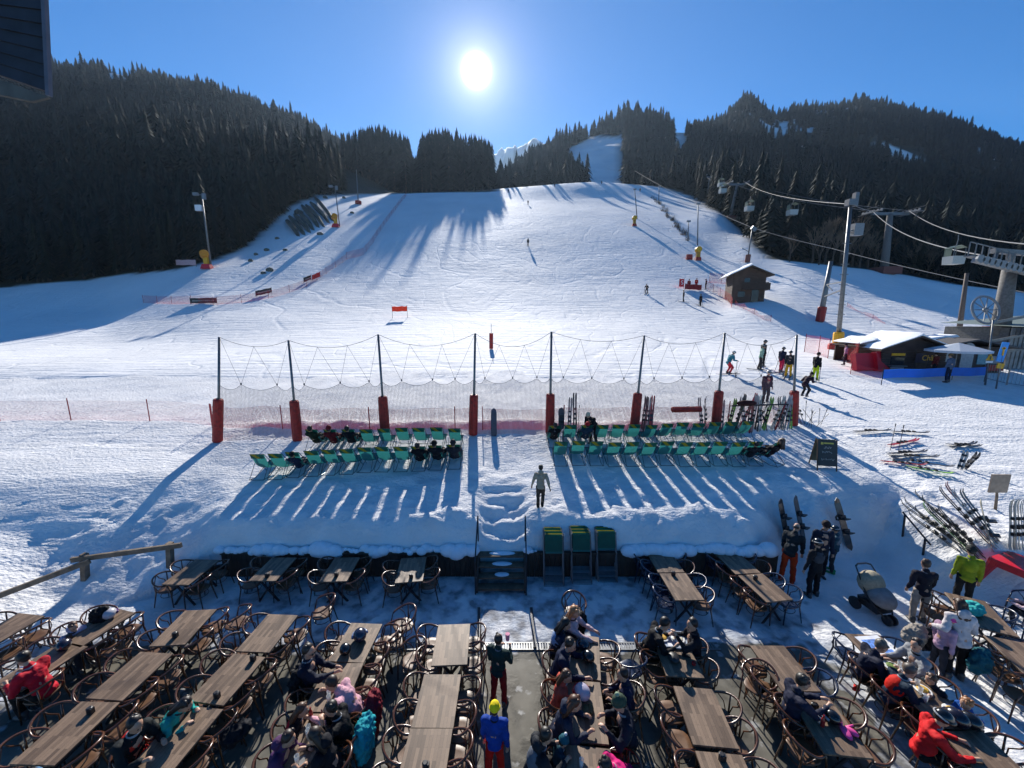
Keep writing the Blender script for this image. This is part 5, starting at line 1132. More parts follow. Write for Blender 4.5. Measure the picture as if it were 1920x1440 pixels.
def person(label, pos, yaw, pose='stand', h=1.74, jacket='1a1c22', pants='15161a', hair='2a1a10', hat=None, helmet=None, hood=None, hands=None, lean=.0, long_hair=False, feet=None, skis=False, shoes=None, hq=True, turn=0, tilt=.25, glasses=False, group=None, bald=False, vest=None, pompom=None):
    s = h / 1.74; fa = .5 if not hq else 1
    P = {}; rnd = random.Random(PCOUNT[0]); PCOUNT[0] += 1
    if pose in ('sit', 'recline'):
        pel = V((0, -.06, .53)); 
        if pose == 'recline': pel = V((0, -.05, .42)); lean = -.75
        knees = [V((q * .12, .38, .55)) for q in (-1, 1)]; ank = [V((q * .13, .36 + .06 * q, .09)) for q in (-1, 1)]
        if pose == 'recline': knees = [V((q * .12, .42, .52)) for q in (-1, 1)]; ank = [V((q * .13, .80, .14)) for q in (-1, 1)]
    elif pose == 'ski':
        pel = V((0, -.10, .80)); lean = lean or .45; knees = [V((q * .13, .16, .46)) for q in (-1, 1)]; ank = [V((q * .13, -.02, .10)) for q in (-1, 1)]
    elif pose == 'walk':
        pel = V((0, 0, .92)); knees = [V((-.09, .06, .48)), V((.10, .12, .52))]; ank = [V((-.09, .05, .08)), V((.08, -.28, .30))]; lean = lean or .05
    else:
        pel = V((0, 0, .92)); knees = [V((q * .11, .03, .49)) for q in (-1, 1)]; ank = [V((q * .13, -.01 + .03 * q, .08)) for q in (-1, 1)]
    if feet: ank = [V(f) for f in feet]
    R = Matrix.Rotation(-lean, 3, 'X')
    up = R @ V((0, 0, 1)); fw = R @ V((0, 1, 0))
    def T(x, y, z): return pel + R @ V((x, y, z))
    waist = T(0, 0, .18); chest = T(0, .01, .38); neck = T(0, 0, .53); hb = T(0, .015, .60); R2 = Matrix.Rotation(turn, 3, 'Z') @ Matrix.Rotation(-(lean * .5 + tilt), 3, 'X'); head = hb + R2 @ V((0, .02, .11))
    sh = [T(-.185, 0, .47), T(.185, 0, .47)]
    if not hands:
        if pose == 'sit': hands = [(-.16, .40, .80), (.14, .44, .80)]
        elif pose == 'ski': hands = [(-.27, .34, .92), (.27, .34, .92)]
        elif pose == 'recline': hands = [(-.2, .25, .52), (.2, .25, .52)]
        elif pose == 'walk': hands = [(-.34, .16, .86), (.36, -.12, .90)]
        else: hands = [(-.235, .10, .84), (.245, .03, .84)]
    el, wr = [], []
    for q in (0, 1):
        sg = -1 if q == 0 else 1; e, w = ik(sh[q], V(hands[q]), .285, .265, V((sg * .45, -.6, -.7))); el.append(e); wr.append(w)
    body = B()
    # head: skull, face, jaw, nose, ears
    body.ell(head + R2 @ V((0, -.01, .03)), (.078, .096, .095), R2, 14, 10); body.ell(head + R2 @ V((0, .025, -.035)), (.060, .068, .085), R2, 12, 8)
    body.cap(head + R2 @ V((0, .085, .015)), head + R2 @ V((0, .108, -.025)), .010, .015, 6)
    for q in (-1, 1): body.ell(head + R2 @ V((q * .078, -.005, -.005)), (.012, .02, .032), R2, 6, 5)
    body.cap(neck, head, .052, .055); body.cap(chest, neck, .11, .06); body.cap(pel, chest, .12, .13)
    for q in (0, 1):
        sg = -1 if q == 0 else 1
        body.cap(sh[q], el[q], .05, .038); body.cap(el[q], wr[q], .036, .026); body.cap(chest, sh[q], .08, .055)
        f = (wr[q] - el[q]).normalized(); sd = f.cross(V((0, 0, 1))); sd = sd.normalized() if sd.length > .1 else V((1, 0, 0)); dn = sd.cross(f)
        if dn.z > 0: dn = -dn
        pm = wr[q] + f * .05; body.cap(wr[q], pm + f * .03, .026, .034)
        for k in range(4):
            o = (k - 1.5) * .019; b0 = pm + f * .04 + sd * o; L = (.062, .072, .068, .052)[k]; b1 = b0 + (f * .85 + dn * .5).normalized() * L * .55; b2 = b1 + (f * .4 + dn * .9).normalized() * L * .5
            body.cap(b0, b1, .0105, .0098, 6); body.cap(b1, b2, .0098, .0085, 6)
        tb = wr[q] + f * .03 + sd * (-sg) * -.028 * (1 if True else 1); body.cap(tb, tb + (f * .7 - sd * sg * -.7 * -1).normalized() * .05, .0125, .010, 6)
        hp = pel + V(((-1, 1)[q] * .09, 0, 0)); kn = knees[q]
        if feet: kn, ak = ik(hp, ank[q], .43, .42, V((0, 1, .1)))
        body.cap(hp, kn, .07, .05); body.cap(kn, ank[q], .048, .032); body.cap(ank[q], ank[q] + V((0, .12, -.04)), .035, .03)
        knees[q] = kn
    o = obj('person', body, SKIN, smooth=True, loc=pos, rot=(0, 0, yaw)); o.scale = (s, s, s); tag(o, label, 'person', group)
    vx = .0125 if hq else .02; voxel(o, vx, 2)
    j = B(); jr = 1.0
    j.ell(T(0, .0, .34), (.170, .135, .20), R, 14, 9); j.ell(T(0, 0, .12), (.165, .13, .20), R, 14, 9); j.ell(T(0, 0, -.02), (.175, .14, .12), R, 14, 8); j.cap(T(0, 0, .46), T(0, .005, .56), .10, .07, 12)
    for q in (0, 1):
        j.cap(chest + (sh[q] - chest) * .5, sh[q], .11, .085); j.cap(sh[q], el[q], .082, .062); j.cap(el[q], wr[q] - (wr[q] - el[q]).normalized() * .02, .062, .045)
        for t in (.3, .6): p_ = sh[q].lerp(el[q], t); j.ell(p_, .078 - .012 * t, None, 8, 6)
    b = B().tube([T(.062 * cos(2 * pi * k / 12), .01 + .068 * sin(2 * pi * k / 12), .535 + .012 * sin(2 * pi * k / 12)) for k in range(12)], .02, 6, True); COLL = b
    if hood: j.ell(hb + R2 @ V((0, -.10, -.03)), (.11, .075, .10), R2, 12, 8)
    jo = obj('jacket', j, cloth(jacket), o); voxel(jo, .018 if hq else .028, 1, .06)
    obj('collar', COLL, cloth(rnd.choice(['2a2c34', '8a8c90', '4a3a3c', '1a1c22', '6a6c78'])), o, True)
    if vest: vo = B(); vo.ell(T(0, -.012, .33), (.165, .145, .21), R, 12, 8); vv = obj('vest', vo, cloth(vest), o, True)
    t = B(); t.ell(pel, (.155, .125, .12), None, 12, 8)
    for q in (0, 1): hp = pel + V(((-1, 1)[q] * .085, 0, -.02)); t.cap(hp, knees[q], .105, .078); t.cap(knees[q], ank[q] + V((0, 0, .03)), .078, .068); t.ell(knees[q], .084)
    to = obj('trousers', t, cloth(pants), o); voxel(to, .02 if hq else .028, 1, .045)
    for q in (0, 1):
        b = B().cap(ank[q] + V((0, -.03, .06)), ank[q] + V((0, -.02, -.02)), .062, .06, 8); b.cap(ank[q] + V((0, -.04, -.035)), ank[q] + V((0, .15, -.045)), .05, .042, 8); obj('boot', b, cloth(shoes) if shoes else BOOT, o, True)
    hc = mat('hair_' + hair, hair, .5, var=.25, scale=30); hd = head + R2 @ V((0, -.012, .035))
    if helmet:
        hm = mat('helmet_' + helmet, helmet, .25, var=.05, coat=.5); b = B().ell(hd + R2 @ V((0, 0, .015)), (.105, .125, .105), R2, 16, 10); ho = obj('helmet', b, hm, o, True)
        g = B(); pts = [hd + R2 @ V((.112 * sin(a), .002 + .128 * cos(a), .02)) for a in [k * pi / 9 - pi / 2 for k in range(10)]]; g.tube(pts, .022, 6); obj('goggles', g, DARKE, o, True)
        st_ = B(); pts = [hd + R2 @ V((.112 * sin(a), .002 + .131 * cos(a), .02)) for a in [k * pi / 9 + pi / 2 for k in range(10)]]; st_.tube(pts, .012, 5); obj('goggle_strap', st_, mat('strap_grey', (.35, .35, .36), .6), o)
    elif hat:
        b = B().ell(hd + R2 @ V((0, -.005, .03)), (.098, .115, .105), R2, 14, 9); b.tube([hd + R2 @ V((.094 * cos(2 * pi * k / 14), .11 * sin(2 * pi * k / 14), .015)) for k in range(14)], .018, 6, True); ho = obj('woolly_hat', b, cloth(hat), o, True)
        if pompom: obj('pompom', B().ell(hd + R2 @ V((0, -.01, .15)), .035), cloth(pompom), o, True)
    if not bald:
        b = B()
        if not (hat or helmet): b.ell(hd + R2 @ V((0, -.036, .022)), (.092, .092, .094), R2, 14, 9); [b.ell(hd + R2 @ V((rnd.uniform(-.06, .06), rnd.uniform(-.08, .03), rnd.uniform(.03, .09))), (.035, .04, .03), R2, 6, 5) for _ in range(7)]
        b.ell(hd + R2 @ V((0, -.055, -.035)), (.075, .055, .06), R2, 10, 7)
        if long_hair:
            for q in (-1, 0, 1): b.cap(hd + R2 @ V((q * .05, -.06, .0)), hb + R2 @ V((q * .07, -.115 if not q else -.07, -.12)), .055, .042, 8)
        obj('hair', b, hc, o, True)
    elif not (hat or helmet): obj('hair', B().ell(hd + R2 @ V((0, -.05, -.03)), (.078, .05, .045), R2, 10, 7), hc, o, True)
    b = B()
    for q in (-1, 1): b.ell(head + R2 @ V((q * .030, .083, .018)), (.011, .009, .008), R2, 6, 4)
    if glasses:
        for q in (-1, 1): b.ell(head + R2 @ V((q * .032, .094, .016)), (.028, .010, .02), R2, 8, 5)
        b.tube([head + R2 @ V((-.07, .0, .02)), head + R2 @ V((-.055, .085, .02)), head + R2 @ V((.055, .085, .02)), head + R2 @ V((.07, 0, .02))], .004, 4)
    obj('eyes', b, DARKE, o); obj('mouth', B().cap(head + R2 @ V((-.016, .082, -.058)), head + R2 @ V((.016, .082, -.058)), .006, .006, 5), LIP, o)
    return o, wr, s
def seat(label, key, side, k, yawoff=0, back=0.0, **kw):
    pos, yaw = CH[(key, side, k)]; kw.setdefault('lean', .28); f = V((-sin(yaw), cos(yaw), 0))
    return person(label, V((pos.x, pos.y, 0)) + f * back, yaw + yawoff, 'sit', **kw)
NV, BK = '141a2c', '0e0f12'
seat('child in pale lilac hoodie seated with folded hands at the upper left', 'L2a', -1, 1, h=1.35, jacket='a9a3b8', pants='3a3c48', hair='4a2e20', hood=1, back=.08)
seat('person in crimson red sweater with dark hair, back turned, at the left edge', 'L2b', 1, 1, h=1.75, jacket='b01228', pants=BK, hair='120d0c', lean=.35, back=0)
seat('person in turquoise fleece with dark hair bowed over the table', 'L7', -1, 0, h=1.7, jacket='23938c', pants=BK, hair='1c1210', lean=.62, tilt=.5, long_hair=True)
seat('person in black and bright red jacket at the bottom left', 'L7', -1, 1, h=1.78, jacket='131a1e', pants='b02018', hair='151010', vest='c02a1c', lean=.3, back=-.12)
seat('bearded man in dark jacket and sunglasses holding a phone', 'L9b', -1, 0, h=1.82, jacket=NV, pants=BK, hair='1a1412', glasses=True, lean=.05, turn=-.3, hands=[(-.05, .42, .82), (.10, .44, .84)], back=-.10)
seat('person in pale pink sweater leaning over the table with glasses', 'L9b', 1, 1, h=1.75, jacket='c99aa6', pants='20242c', hair='2a1a16', lean=.62, hands=[(-.32, .60, .80), (.18, .55, .80)], tilt=.2)
seat('girl with brown hair and a red hood beside the crowded table', 'L9c', -1, 0, h=1.55, jacket='16161c', pants=BK, hair='4a2f1c', vest='a81620', lean=.35, long_hair=True)
seat('person in mottled purple jacket at the crowded table', 'L9c', -1, 1, h=1.65, jacket='4a2c52', pants=BK, hair='2c1c14', lean=.35, hood=1, tilt=.4)
seat('dark haired person in black top with turquoise jacket behind, holding a drink', 'L9c', 1, 0, h=1.68, jacket='0c0d12', pants='1a5a60', hair='100c0c', lean=.3, hands=[(-.08, .30, .98), (.06, .32, .98)])
seat('long brown haired woman in dark hooded coat at the bottom', 'L9c', 1, 1, h=1.72, jacket='14151c', pants=BK, hair='2c1e14', lean=.35, long_hair=True, hood=1)
p = onz(935, 1322, 0); o, wr, s_ = person('standing person in dark green jacket and dark red trousers on the walkway', p, -.35, h=1.52, jacket='0f2a2a', pants='7a141c', hair='1e1614', hands=[(-.08, .26, 1.22), (.16, .30, 1.22)], tilt=.1)
sb_ = V(p) + V((.22, .30, 1.10)); tag(obj('drink_cup', B().lathe([(.035, 0), (.045, .14)], (0, 0, 0), 10), cloth('d890a8'), loc=V(p) + (Matrix.Rotation(-.35, 3, 'Z') @ V((.05, .36, 1.14))) * 1.0), 'small pink cup held by the person in dark green', 'cup')
person('standing child in blue jacket, red trousers and yellow hat on the walkway', onz(928, 1462, 0), -.15, h=1.42, jacket='123a8c', pants='c01c14', hat='e0c818', hair='3a2a1a', tilt=.1, shoes='20242c')
seat('person with black hair and light blue scarf at the helmet table', 'C1a', -1, 0, h=1.68, jacket='20283c', pants=BK, hair='0c0a0c', vest='7a90b4', back=-.06, yawoff=.1, long_hair=True, tilt=.3)
person('fair haired person in pale pink fleece beside the helmet table end', V((CH[('C1a', -1, 0)][0].x + .35, CH[('C1a', -1, 0)][0].y + .28, 0)), -2.0, 'sit', h=1.68, jacket='b09aa0', pants='3a4a50', hair='9a6a44', long_hair=True)
seat('dark haired man in navy jacket reaching across the helmet table', 'C1a', -1, 1, h=1.78, jacket='101a34', pants=BK, hair='1a100c', lean=.3, back=.05, hands=[(-.2, .44, .82), (.2, .50, .80)])
seat('girl with long brown hair and coral sweater looking down at the table', 'C1b', -1, 0, h=1.55, jacket='b04a3c', pants=BK, hair='4a3020', long_hair=True, lean=.2, back=.05, turn=-.6)
seat('person with big brown hair in slate puffer jacket near the front walkway', 'C1b', -1, 1, h=1.74, jacket='262c3e', pants=BK, hair='4a2a18', lean=.4, long_hair=True, back=.05, hood=1)
person('person with dark curly hair at the bottom of the centre block', V((TBL['C1c'][0].x - .80, TBL['C1c'][0].y + .25, 0)), -1.3, 'sit', h=1.7, jacket='20242a', pants=BK, hair='16120e', lean=.3, hood=1, vest='5a606a')
person('child in teal knitted hat with white bobble at the bottom centre', V((TBL['C1c'][0].x - .42, TBL['C1c'][0].y + .42, 0)), -1.2, 'sit', h=1.25, jacket='0f3a4a', pants=BK, hair='2a2018', hat='14505e', pompom='d8d8d8', lean=.2)
o = person('girl in navy jacket with dark ponytail facing the coral sweater', V((TBL['C1b'][0].x + .80, TBL['C1b'][0].y + .28, 0)), 1.45, 'sit', h=1.6, jacket='141c38', pants='2a1418', hair='1c100c', lean=.12, hands=[(-.1, .25, .72), (.1, .3, .74)])
put_chair(V((TBL['C1b'][0].x + .84, TBL['C1b'][0].y + .28, 0)), 1.45, 'brown', 'brown chair under the girl in navy at the helmet table')
seat('person in green knitted hat and dark patterned jacket, right of the helmet table', 'C1b', 1, 1, h=1.78, jacket='181c2a', pants=BK, hair='201a14', hat='3c4a3c', lean=.2, back=-.22, hands=[(-.2, .36, .95), (.18, .30, .80)], pompom='8a9a80')
seat('person in bright pink jacket bending at the bottom edge', 'C1c', 1, 0, h=1.65, jacket='c41a6a', pants=BK, hair='140e0c', lean=.75, tilt=.3, back=-.1, yawoff=.4)
seat('man in black jacket leaning over the food trays', 'R3', -1, 0, h=1.8, jacket='131418', pants=BK, hair='0f0c0c', lean=.42, tilt=.35)
seat('man in dark sweater drinking, right of the food trays', 'R3', 1, 0, h=1.76, jacket='15161e', pants=BK, hair='140f0e', lean=.08, hands=[(-.1, .34, 1.02), (.16, .30, .84)], turn=.3)
o, wr, s_ = seat('man in dark blue jacket looking at his phone at the right tables', 'R6', -1, 0, h=1.8, jacket='1e2236', pants='10131c', hair='1a1614', lean=.12, hands=[(-.07, .42, .88), (.08, .43, .88)], turn=-.1)
seat('grey haired person in navy sweater at the far left of the family table', 'R7a', -1, 1, h=1.72, jacket='1c2032', pants=BK, hair='5a564e', lean=.35, back=-.05)
seat('grey haired woman in red and navy jacket at the family table', 'R7b', -1, 0, h=1.68, jacket='14283a', pants=BK, hair='544a42', vest='c02014', lean=.35)
seat('smiling woman in light grey fleece at the family table', 'R7a', 1, 1, h=1.7, jacket='8e9092', pants='202228', hair='2c1c14', lean=.18, turn=.4, tilt=.1)
seat('brown haired child eating at the family table', 'R7b', 1, 0, h=1.35, jacket='16202c', pants=BK, hair='4a2e1a', lean=.35, tilt=.2, hands=[(-.1, .36, .86), (.08, .36, .86)])
seat('blond child in bright blue jacket at the near end of the family table', 'R7b', 1, 1, h=1.4, jacket='0f4e9c', pants=BK, hair='8a5a34', lean=.25)
seat('person in red jacket and black helmet seated at the bottom right', 'R8', -1, 0, h=1.7, jacket='c01c20', pants=BK, helmet='0e0f12', back=-.25, yawoff=-.2, lean=.15)
person('woman in white fleece with brown ponytail standing with her back turned', onz(1785, 1272, 0), -.25, h=1.7, jacket='b9b3b4', pants='0d0e14', hair='3a2418', lean=.22, long_hair=True, hood=1, hands=[(-.32, .22, 1.02), (.22, .3, .95)], group=None)
person('child in a pink hood hugging the woman in white fleece', onz(1752, 1262, 0), -1.6, h=1.35, jacket='a8889c', pants='202430', hat='c84a8c', hair='3a2418', lean=.1)
person('woman in dark jacket and beige ski trousers half sitting on a chair', onz(1718, 1166, 0), -.3, h=1.62, jacket='1c1a26', pants='a09488', hair='3a2a20', lean=.05, hands=[(-.25, .1, .9), (.25, .2, .86)])
person('man in lime green and white ski jacket with a dark cap', onz(1800, 1138, 0), -.5, h=1.66, jacket='7a861a', pants='16181a', hair='201a14', hat='2a2c2a', tilt=.3, vest='848f1c')
person('child in red and pink seated at the right picture edge', onz(1925, 1180, 0), .4, 'sit', h=1.2, jacket='b8a0a8', pants='20242c', helmet='b01824', hair='3a2a1a')
person('bald man in dark grey jacket and orange trousers bending forward', at(1474, 1090, 6), -.9, h=1.72, jacket='23282c', pants='c83a14', hair='3a2a22', bald=True, lean=.38, tilt=.3, hands=[(-.25, .30, .80), (.2, .34, .84)], shoes='c03a18')
person('man in dark beanie and navy jacket facing the camera by the bank', at(1532, 1082, 6), pi - .2, h=1.74, jacket='141f33', pants='14161c', hat='22181a', hair='1c1410', tilt=.2, glasses=True)
person('skier in black with a black helmet, back turned, holding gloves', at(1522, 1118, 6), .05, h=1.62, jacket='16191f', pants='101218', helmet='14161a', tilt=.3, vest='3a4048', hands=[(-.34, .02, .78), (.1, .3, 1.0)])
person('child in blue and grey ski jacket with dark helmet near the snowboards', at(1558, 1072, 6), .8, h=1.42, jacket='2a4a58', pants='34383c', helmet='16202a', hands=[(-.1, .26, .98), (.1, .28, .98)], vest='7a8084', shoes='2a8a5a')
person('lone walker in beige hoodie and brown trousers crossing the terrace', at(1013, 953, 9), -.1, 'walk', h=1.36, jacket='a09684', pants='4a4038', hair='231812', hood=1, tilt=.15, shoes='24201c')
# skiers and helpers further up
SKM = mat('ski_dark', (.04, .04, .045), .35, var=.3, scale=3, coat=.3); SKR = mat('ski_red', (.35, .03, .04), .35, var=.3, scale=3, coat=.3); SKW = mat('ski_pale', (.42, .42, .40), .35, var=.3, scale=3, coat=.3); SKG = mat('ski_lime', (.20, .42, .06), .4, var=.2, scale=3)
def ski_mesh(b, L=1.65, w=.07, x=0, sym=1):
    pts = [(-L / 2, .02), (-L / 2 + .1, .006), (0, .012), (L / 2 - .22, .006), (L / 2 - .08, .03), (L / 2, .085)]; n = len(b.v)
    for k, (y, z) in enumerate(pts):
        ww = w * (.75, 1.0, .72, 1.05, .9, .35)[k] / 2
        b.v += [(x - ww, y, z), (x + ww, y, z), (x + ww, y, z + .014), (x - ww, y, z + .014)]
    for k in range(5):
        for i in range(4): b.face([n + 4 * k + i, n + 4 * k + (i + 1) % 4, n + 4 * k + 4 + (i + 1) % 4, n + 4 * k + 4 + i])
    b.face([n, n + 3, n + 2, n + 1]); e = n + 20; b.face([e, e + 1, e + 2, e + 3])
def skier(label, u, v, y0, yaw, pose='stand', sk=True, poles=True, **kw):
    p = at(u, v, y0); kw.setdefault('hq', False); o, wr, s = person(label, p + V((0, 0, .03)), yaw, pose, **kw)
    if sk:
        for q in (-1, 1):
            b = B(); ski_mesh(b, 1.6, .075, q * .13 / 1); k = obj('ski', b, SKM, loc=o.location, rot=(0, 0, yaw)); nb = V((-sin(yaw), cos(yaw), 0)); g0 = gz(p.x - nb.x * .7, p.y - nb.y * .7); g1 = gz(p.x + nb.x * .7, p.y + nb.y * .7)
            k.rotation_euler = (atan2(g1 - g0, 1.4), 0, yaw); tag(k, ('left ' if q < 0 else 'right ') + 'ski worn by the ' + ' '.join(label.split()[:9]), 'ski')
    if poles:
        for q in (0, 1):
            R = Matrix.Rotation(yaw, 3, 'Z'); a = R @ (wr[q] * s); g = V((a.x + (-.05 if q == 0 else .05), a.y, 0)) + R @ V(((-.08, .08)[q], -.15, 0)); g.z = gz(p.x + g.x, p.y + g.y) - p.z
            tag(obj('ski_pole', B().tube([a + V((0, 0, .05)), g], .009 + .00025 * p.y, 4), DARKM, loc=o.location), ('left ' if q == 0 else 'right ') + 'pole of the ' + ' '.join(label.split()[:9]), 'ski pole')
skier('skier in teal jacket and red trousers sliding right behind the net', 1366, 702, 15, -1.45, 'ski', h=1.70, jacket='2a7a88', pants='c02a34', helmet='c8c4bc', hair='2a1a10')
skier('skier in pale green jacket standing behind the net', 1424, 694, 15, -1.9, 'stand', h=1.70, jacket='8aa894', pants='26242a', helmet='1a1c20', hair='2a1a10', lean=.1)
skier('skier in dark jacket half hidden behind the pale green jacket', 1428, 688, 15, -1.6, 'stand', h=1.85, jacket='1c2028', pants='202226', helmet='14161a', hair='2a1a10', poles=False, sk=False)
skier('skier in navy jacket and pink red trousers left of the yellow trousers', 1463, 699, 15, -1.2, 'stand', h=1.68, jacket='1e2238', pants='d02a50', helmet='2a2c34', feet=[(-.22, .25, .08), (.1, -.05, .08)])
skier('skier in dark jacket and mustard yellow trousers', 1477, 708, 15, 2.4, 'stand', h=1.70, jacket='26282c', pants='d09a1c', helmet='16181c')
skier('person in black jacket and lime yellow trousers standing side on', 1527, 714, 15, -1.3, 'stand', sk=False, h=1.74, jacket='12141a', pants='b4c818', hat='14141a', hair='2a1a10')
skier('person in pink lilac jacket walking near the ticket hut', 1583, 685, 15, 1.0, 'walk', sk=False, poles=False, h=1.5, jacket='a87a92', pants='30202c', hair='3a2418', hat='3a2a34')
skier('person in red vest standing by the ski rack', 1434, 756, 13, pi, 'stand', sk=False, poles=False, h=1.72, jacket='3a1a2a', pants='2a1a20', vest='b01c28', helmet='a8a4a0', hair='2a1a10')
skier('person in dark clothes crouching behind the rightmost net post', 1508, 745, 13, -1.2, 'ski', sk=False, poles=False, h=1.6, jacket='2c1a26', pants='14161c', hat='101216', hair='2a1a10', lean=.7)
skier('person in dark red jacket waiting behind the blue banner', 1750, 706, 15, .3, 'stand', sk=False, poles=False, h=1.5, jacket='5a1a1c', pants='1a1c24', hat='3a3024')
skier('person in pale blue jacket and brown fur hat behind the blue banner', 1775, 718, 15, .2, 'stand', sk=False, poles=False, h=1.75, jacket='4a5a72', pants='1a2438', hat='6a563c')
for i, (u, v, l, jc, pc, yw, ps) in enumerate(((1281, 566, 'small dark skier left of the pair below the chalet', '16181e', '16181e', 1.2, 'stand'), (1313, 574, 'small dark skier right of the pair below the chalet', '16181e', '101216', .4, 'stand'), (1212, 551, 'dark skier in a tuck left of the chalet', '181c22', '14161a', 2.6, 'ski'),
    (1291, 543, 'staff member in dark red at the low red banner', '7a1820', '2a1418', 2.9, 'stand'), (1305, 541, 'taller staff member in red behind the low banner', 'a81a20', '7a1018', 3.0, 'stand'), (1323, 543, 'dark person at the end of the red fence by the chalet', '2a1218', '18141a', 1.0, 'stand'), (1366, 549, 'person on the porch side of the chalet behind red fencing', '8a2a20', '3a1a1a', 0, 'stand'),
    (990, 461, 'skier halfway up the piste on the tow track', '1c222c', '161a22', .1, 'stand'), (990, 384, 'skier high on the tow track near the crest', '1c222c', '161a22', .1, 'stand'), (953, 362, 'tiny skier at the left of the crest', '1c222c', '161a22', .1, 'stand'), (1040, 351, 'tiny skier at the middle of the crest', '2c222c', '161a22', .1, 'stand'), (1128, 346, 'tiny skier at the right of the crest', '1c222c', '161a22', .1, 'stand'), (1200, 360, 'tiny orange clad skier on the side track', 'b0602c', '161a22', .1, 'stand'))):
    skier(l, u, v, 30, yw, ps, sk=i in (0, 1, 2, 7, 8), poles=i in (0, 1, 2), h=1.72, jacket=jc, pants=pc, helmet='1a1c22' if i % 2 else None, hair='1a1410')
# people in and around deckchairs
def lounge(key, i, label, back=True, **kw):
    d = OCC[(key, i)]; p = V(d.location); return person(label, p + V((0, -.02, -.02)), d.rotation_euler[2], 'recline', hq=False, tilt=.35, hands=[(-.18, .32, .56), (.18, .32, .56)], **kw)
lounge('LN', 9, 'sunbather in black near the right end of the left deckchairs', h=1.75, jacket='101218', pants='14161c', hair='15100e'); lounge('LN', 10, 'sunbather in black with dark cap, one from the end of the left row', h=1.8, jacket='14161e', pants='14161c', hair='15100e', hat='101216')
lounge('LN', 11, 'sunbather in dark jacket in the last deckchair of the left near row', h=1.8, jacket='20242e', pants='20242c', hair='15100e', hat='20222a'); lounge('LF', 0, 'sunbather in dark green in the leftmost far deckchair', h=1.75, jacket='1e2a1a', pants='14161c', hair='15100e')
lounge('LF', 1, 'sunbather in dark red in the second far deckchair', h=1.75, jacket='6a141c', pants='2a2224', hair='2a1814', hat='7a1820'); lounge('LF', 2, 'sunbather in black in the third far deckchair', h=1.75, jacket='12161c', pants='14161c', hair='15100e'); lounge('LN', 2, 'person in navy lying low in the left near row', h=1.5, jacket='1a2238', pants='1a2238', hair='15100e', hat='101216')
lounge('RN', 12, 'person with long brown hair in the last deckchair on the right', h=1.75, jacket='20181c', pants='1a1c22', hair='3a2218', long_hair=True); lounge('RN', 11, 'dark haired person lying low beside the last deckchair on the right', h=1.5, jacket='1a1c22', pants='1a1c22', hair='1a1210')
lounge('RF', 0, 'sunbather in black in the first far deckchair of the right group', h=1.7, jacket='12141a', pants='12141a', hair='1a1210'); lounge('RF', 2, 'sunbather with a red hat in the right far row', h=1.7, jacket='2a3a4a', pants='2a2c34', hair='2a1a10', hat='b01c24')
person('person in black jacket with white trim bending over a deckchair', at(1112, 832, 12), 2.4, h=1.6, jacket='1a1a20', pants='3a2a28', hat='c8b8a0', lean=.8, tilt=.1, hands=[(-.15, .45, .55), (.2, .5, .6)], hq=False, hair='2a1a10')
# ---------------------------------------------------------------- skis, snowboards, poles standing and lying about
def ski_pair(label, base, d, m, L=1.6, group='skis leaning by the safety net', rz=None, kids=True):
    """d: unit direction the skis point"""
    d = V(d).normalized(); r = thing('pair_of_skis', label, 'skis', base, 0, group); q = d.to_track_quat('Y', 'Z'); r.rotation_mode = 'QUATERNION'; r.rotation_quaternion = q
    for s in (-1, 1):
        b = B(); ski_mesh(b, L, .08, s * .05); b.v = [(x, y + L / 2, z + (.02 if s > 0 else 0)) for x, y, z in b.v]; obj('ski', b, m, r)
    b = B().box((0, L * .45, .06), (.13, .10, .07)).box((0, L * .45 + .22, .055), (.12, .07, .06)).box((0, L * .45 - .2, .06), (.12, .08, .08)); obj('binding', b, BLACK, r)
    return r
def spole(label, base, d, L=1.15, group='ski poles left by the net'):
    d = V(d).normalized(); r = thing('ski_pole', label, 'ski pole', base, 0, group)
    obj('shaft', B().tube([(0, 0, 0), d * L], .010, 5), DARKM, r); obj('grip', B().tube([d * (L - .1), d * (L + .02)], .017, 5), BLACK, r)
rs = random.Random(21); mats = [SKM, SKW, SKR, SKW, SKM, SKW, SKG]
LEAN = [(1205, 806, 4), (1212, 806, 5), (1219, 808, 5), (1316, 806, -4), (1322, 802, -3), (1352, 805, 3), (1366, 804, 9), (1378, 806, 10), (1397, 808, -3), (1403, 810, 2), (1408, 808, 5), (1418, 806, 6), (1424, 808, -2), (1431, 805, 12), (1438, 806, -14), (1446, 806, 14), (1452, 804, 18), (1460, 802, 20), (1468, 806, -4), (1474, 804, 9), (1481, 803, 3), (1503, 795, -14), (1508, 793, -18), (1388, 800, 20), (1412, 800, 24), (1078, 806, 0), (1067, 808, 2)]
SPOT = ['right of the sixth post', 'left of the seventh post', 'right of the seventh post', 'in the middle of the ski rack', 'just left of the rightmost post', 'right of the rightmost post', 'beside the fifth post']
for i, (u, v, ln) in enumerate(LEAN):
    p = at(u, v, 12); p.z -= .06; sp = 0 if u < 1230 and u > 1100 else 1 if 1300 < u < 1340 else 2 if 1340 < u < 1385 else 3 if 1385 <= u < 1440 else 4 if 1440 <= u < 1490 else 5 if u > 1490 else 6
    m = mats[i % 7]; cn = {SKM.name: 'dark', SKW.name: 'pale', SKR.name: 'red', SKG.name: 'lime green'}[m.name]
    ski_pair(f'pair of {cn} skis leaning {"left" if ln < 0 else "right" if ln > 3 else "upright"} {SPOT[sp]}', p, (ln * .025, rs.uniform(.05, .3), 1), m, rs.uniform(1.35, 1.7))
    if i % 2: spole(f'ski pole stuck beside the {cn} skis {SPOT[sp]}', p + V((.12, -.05, 0)), (rs.uniform(-.2, .3), .1, 1))
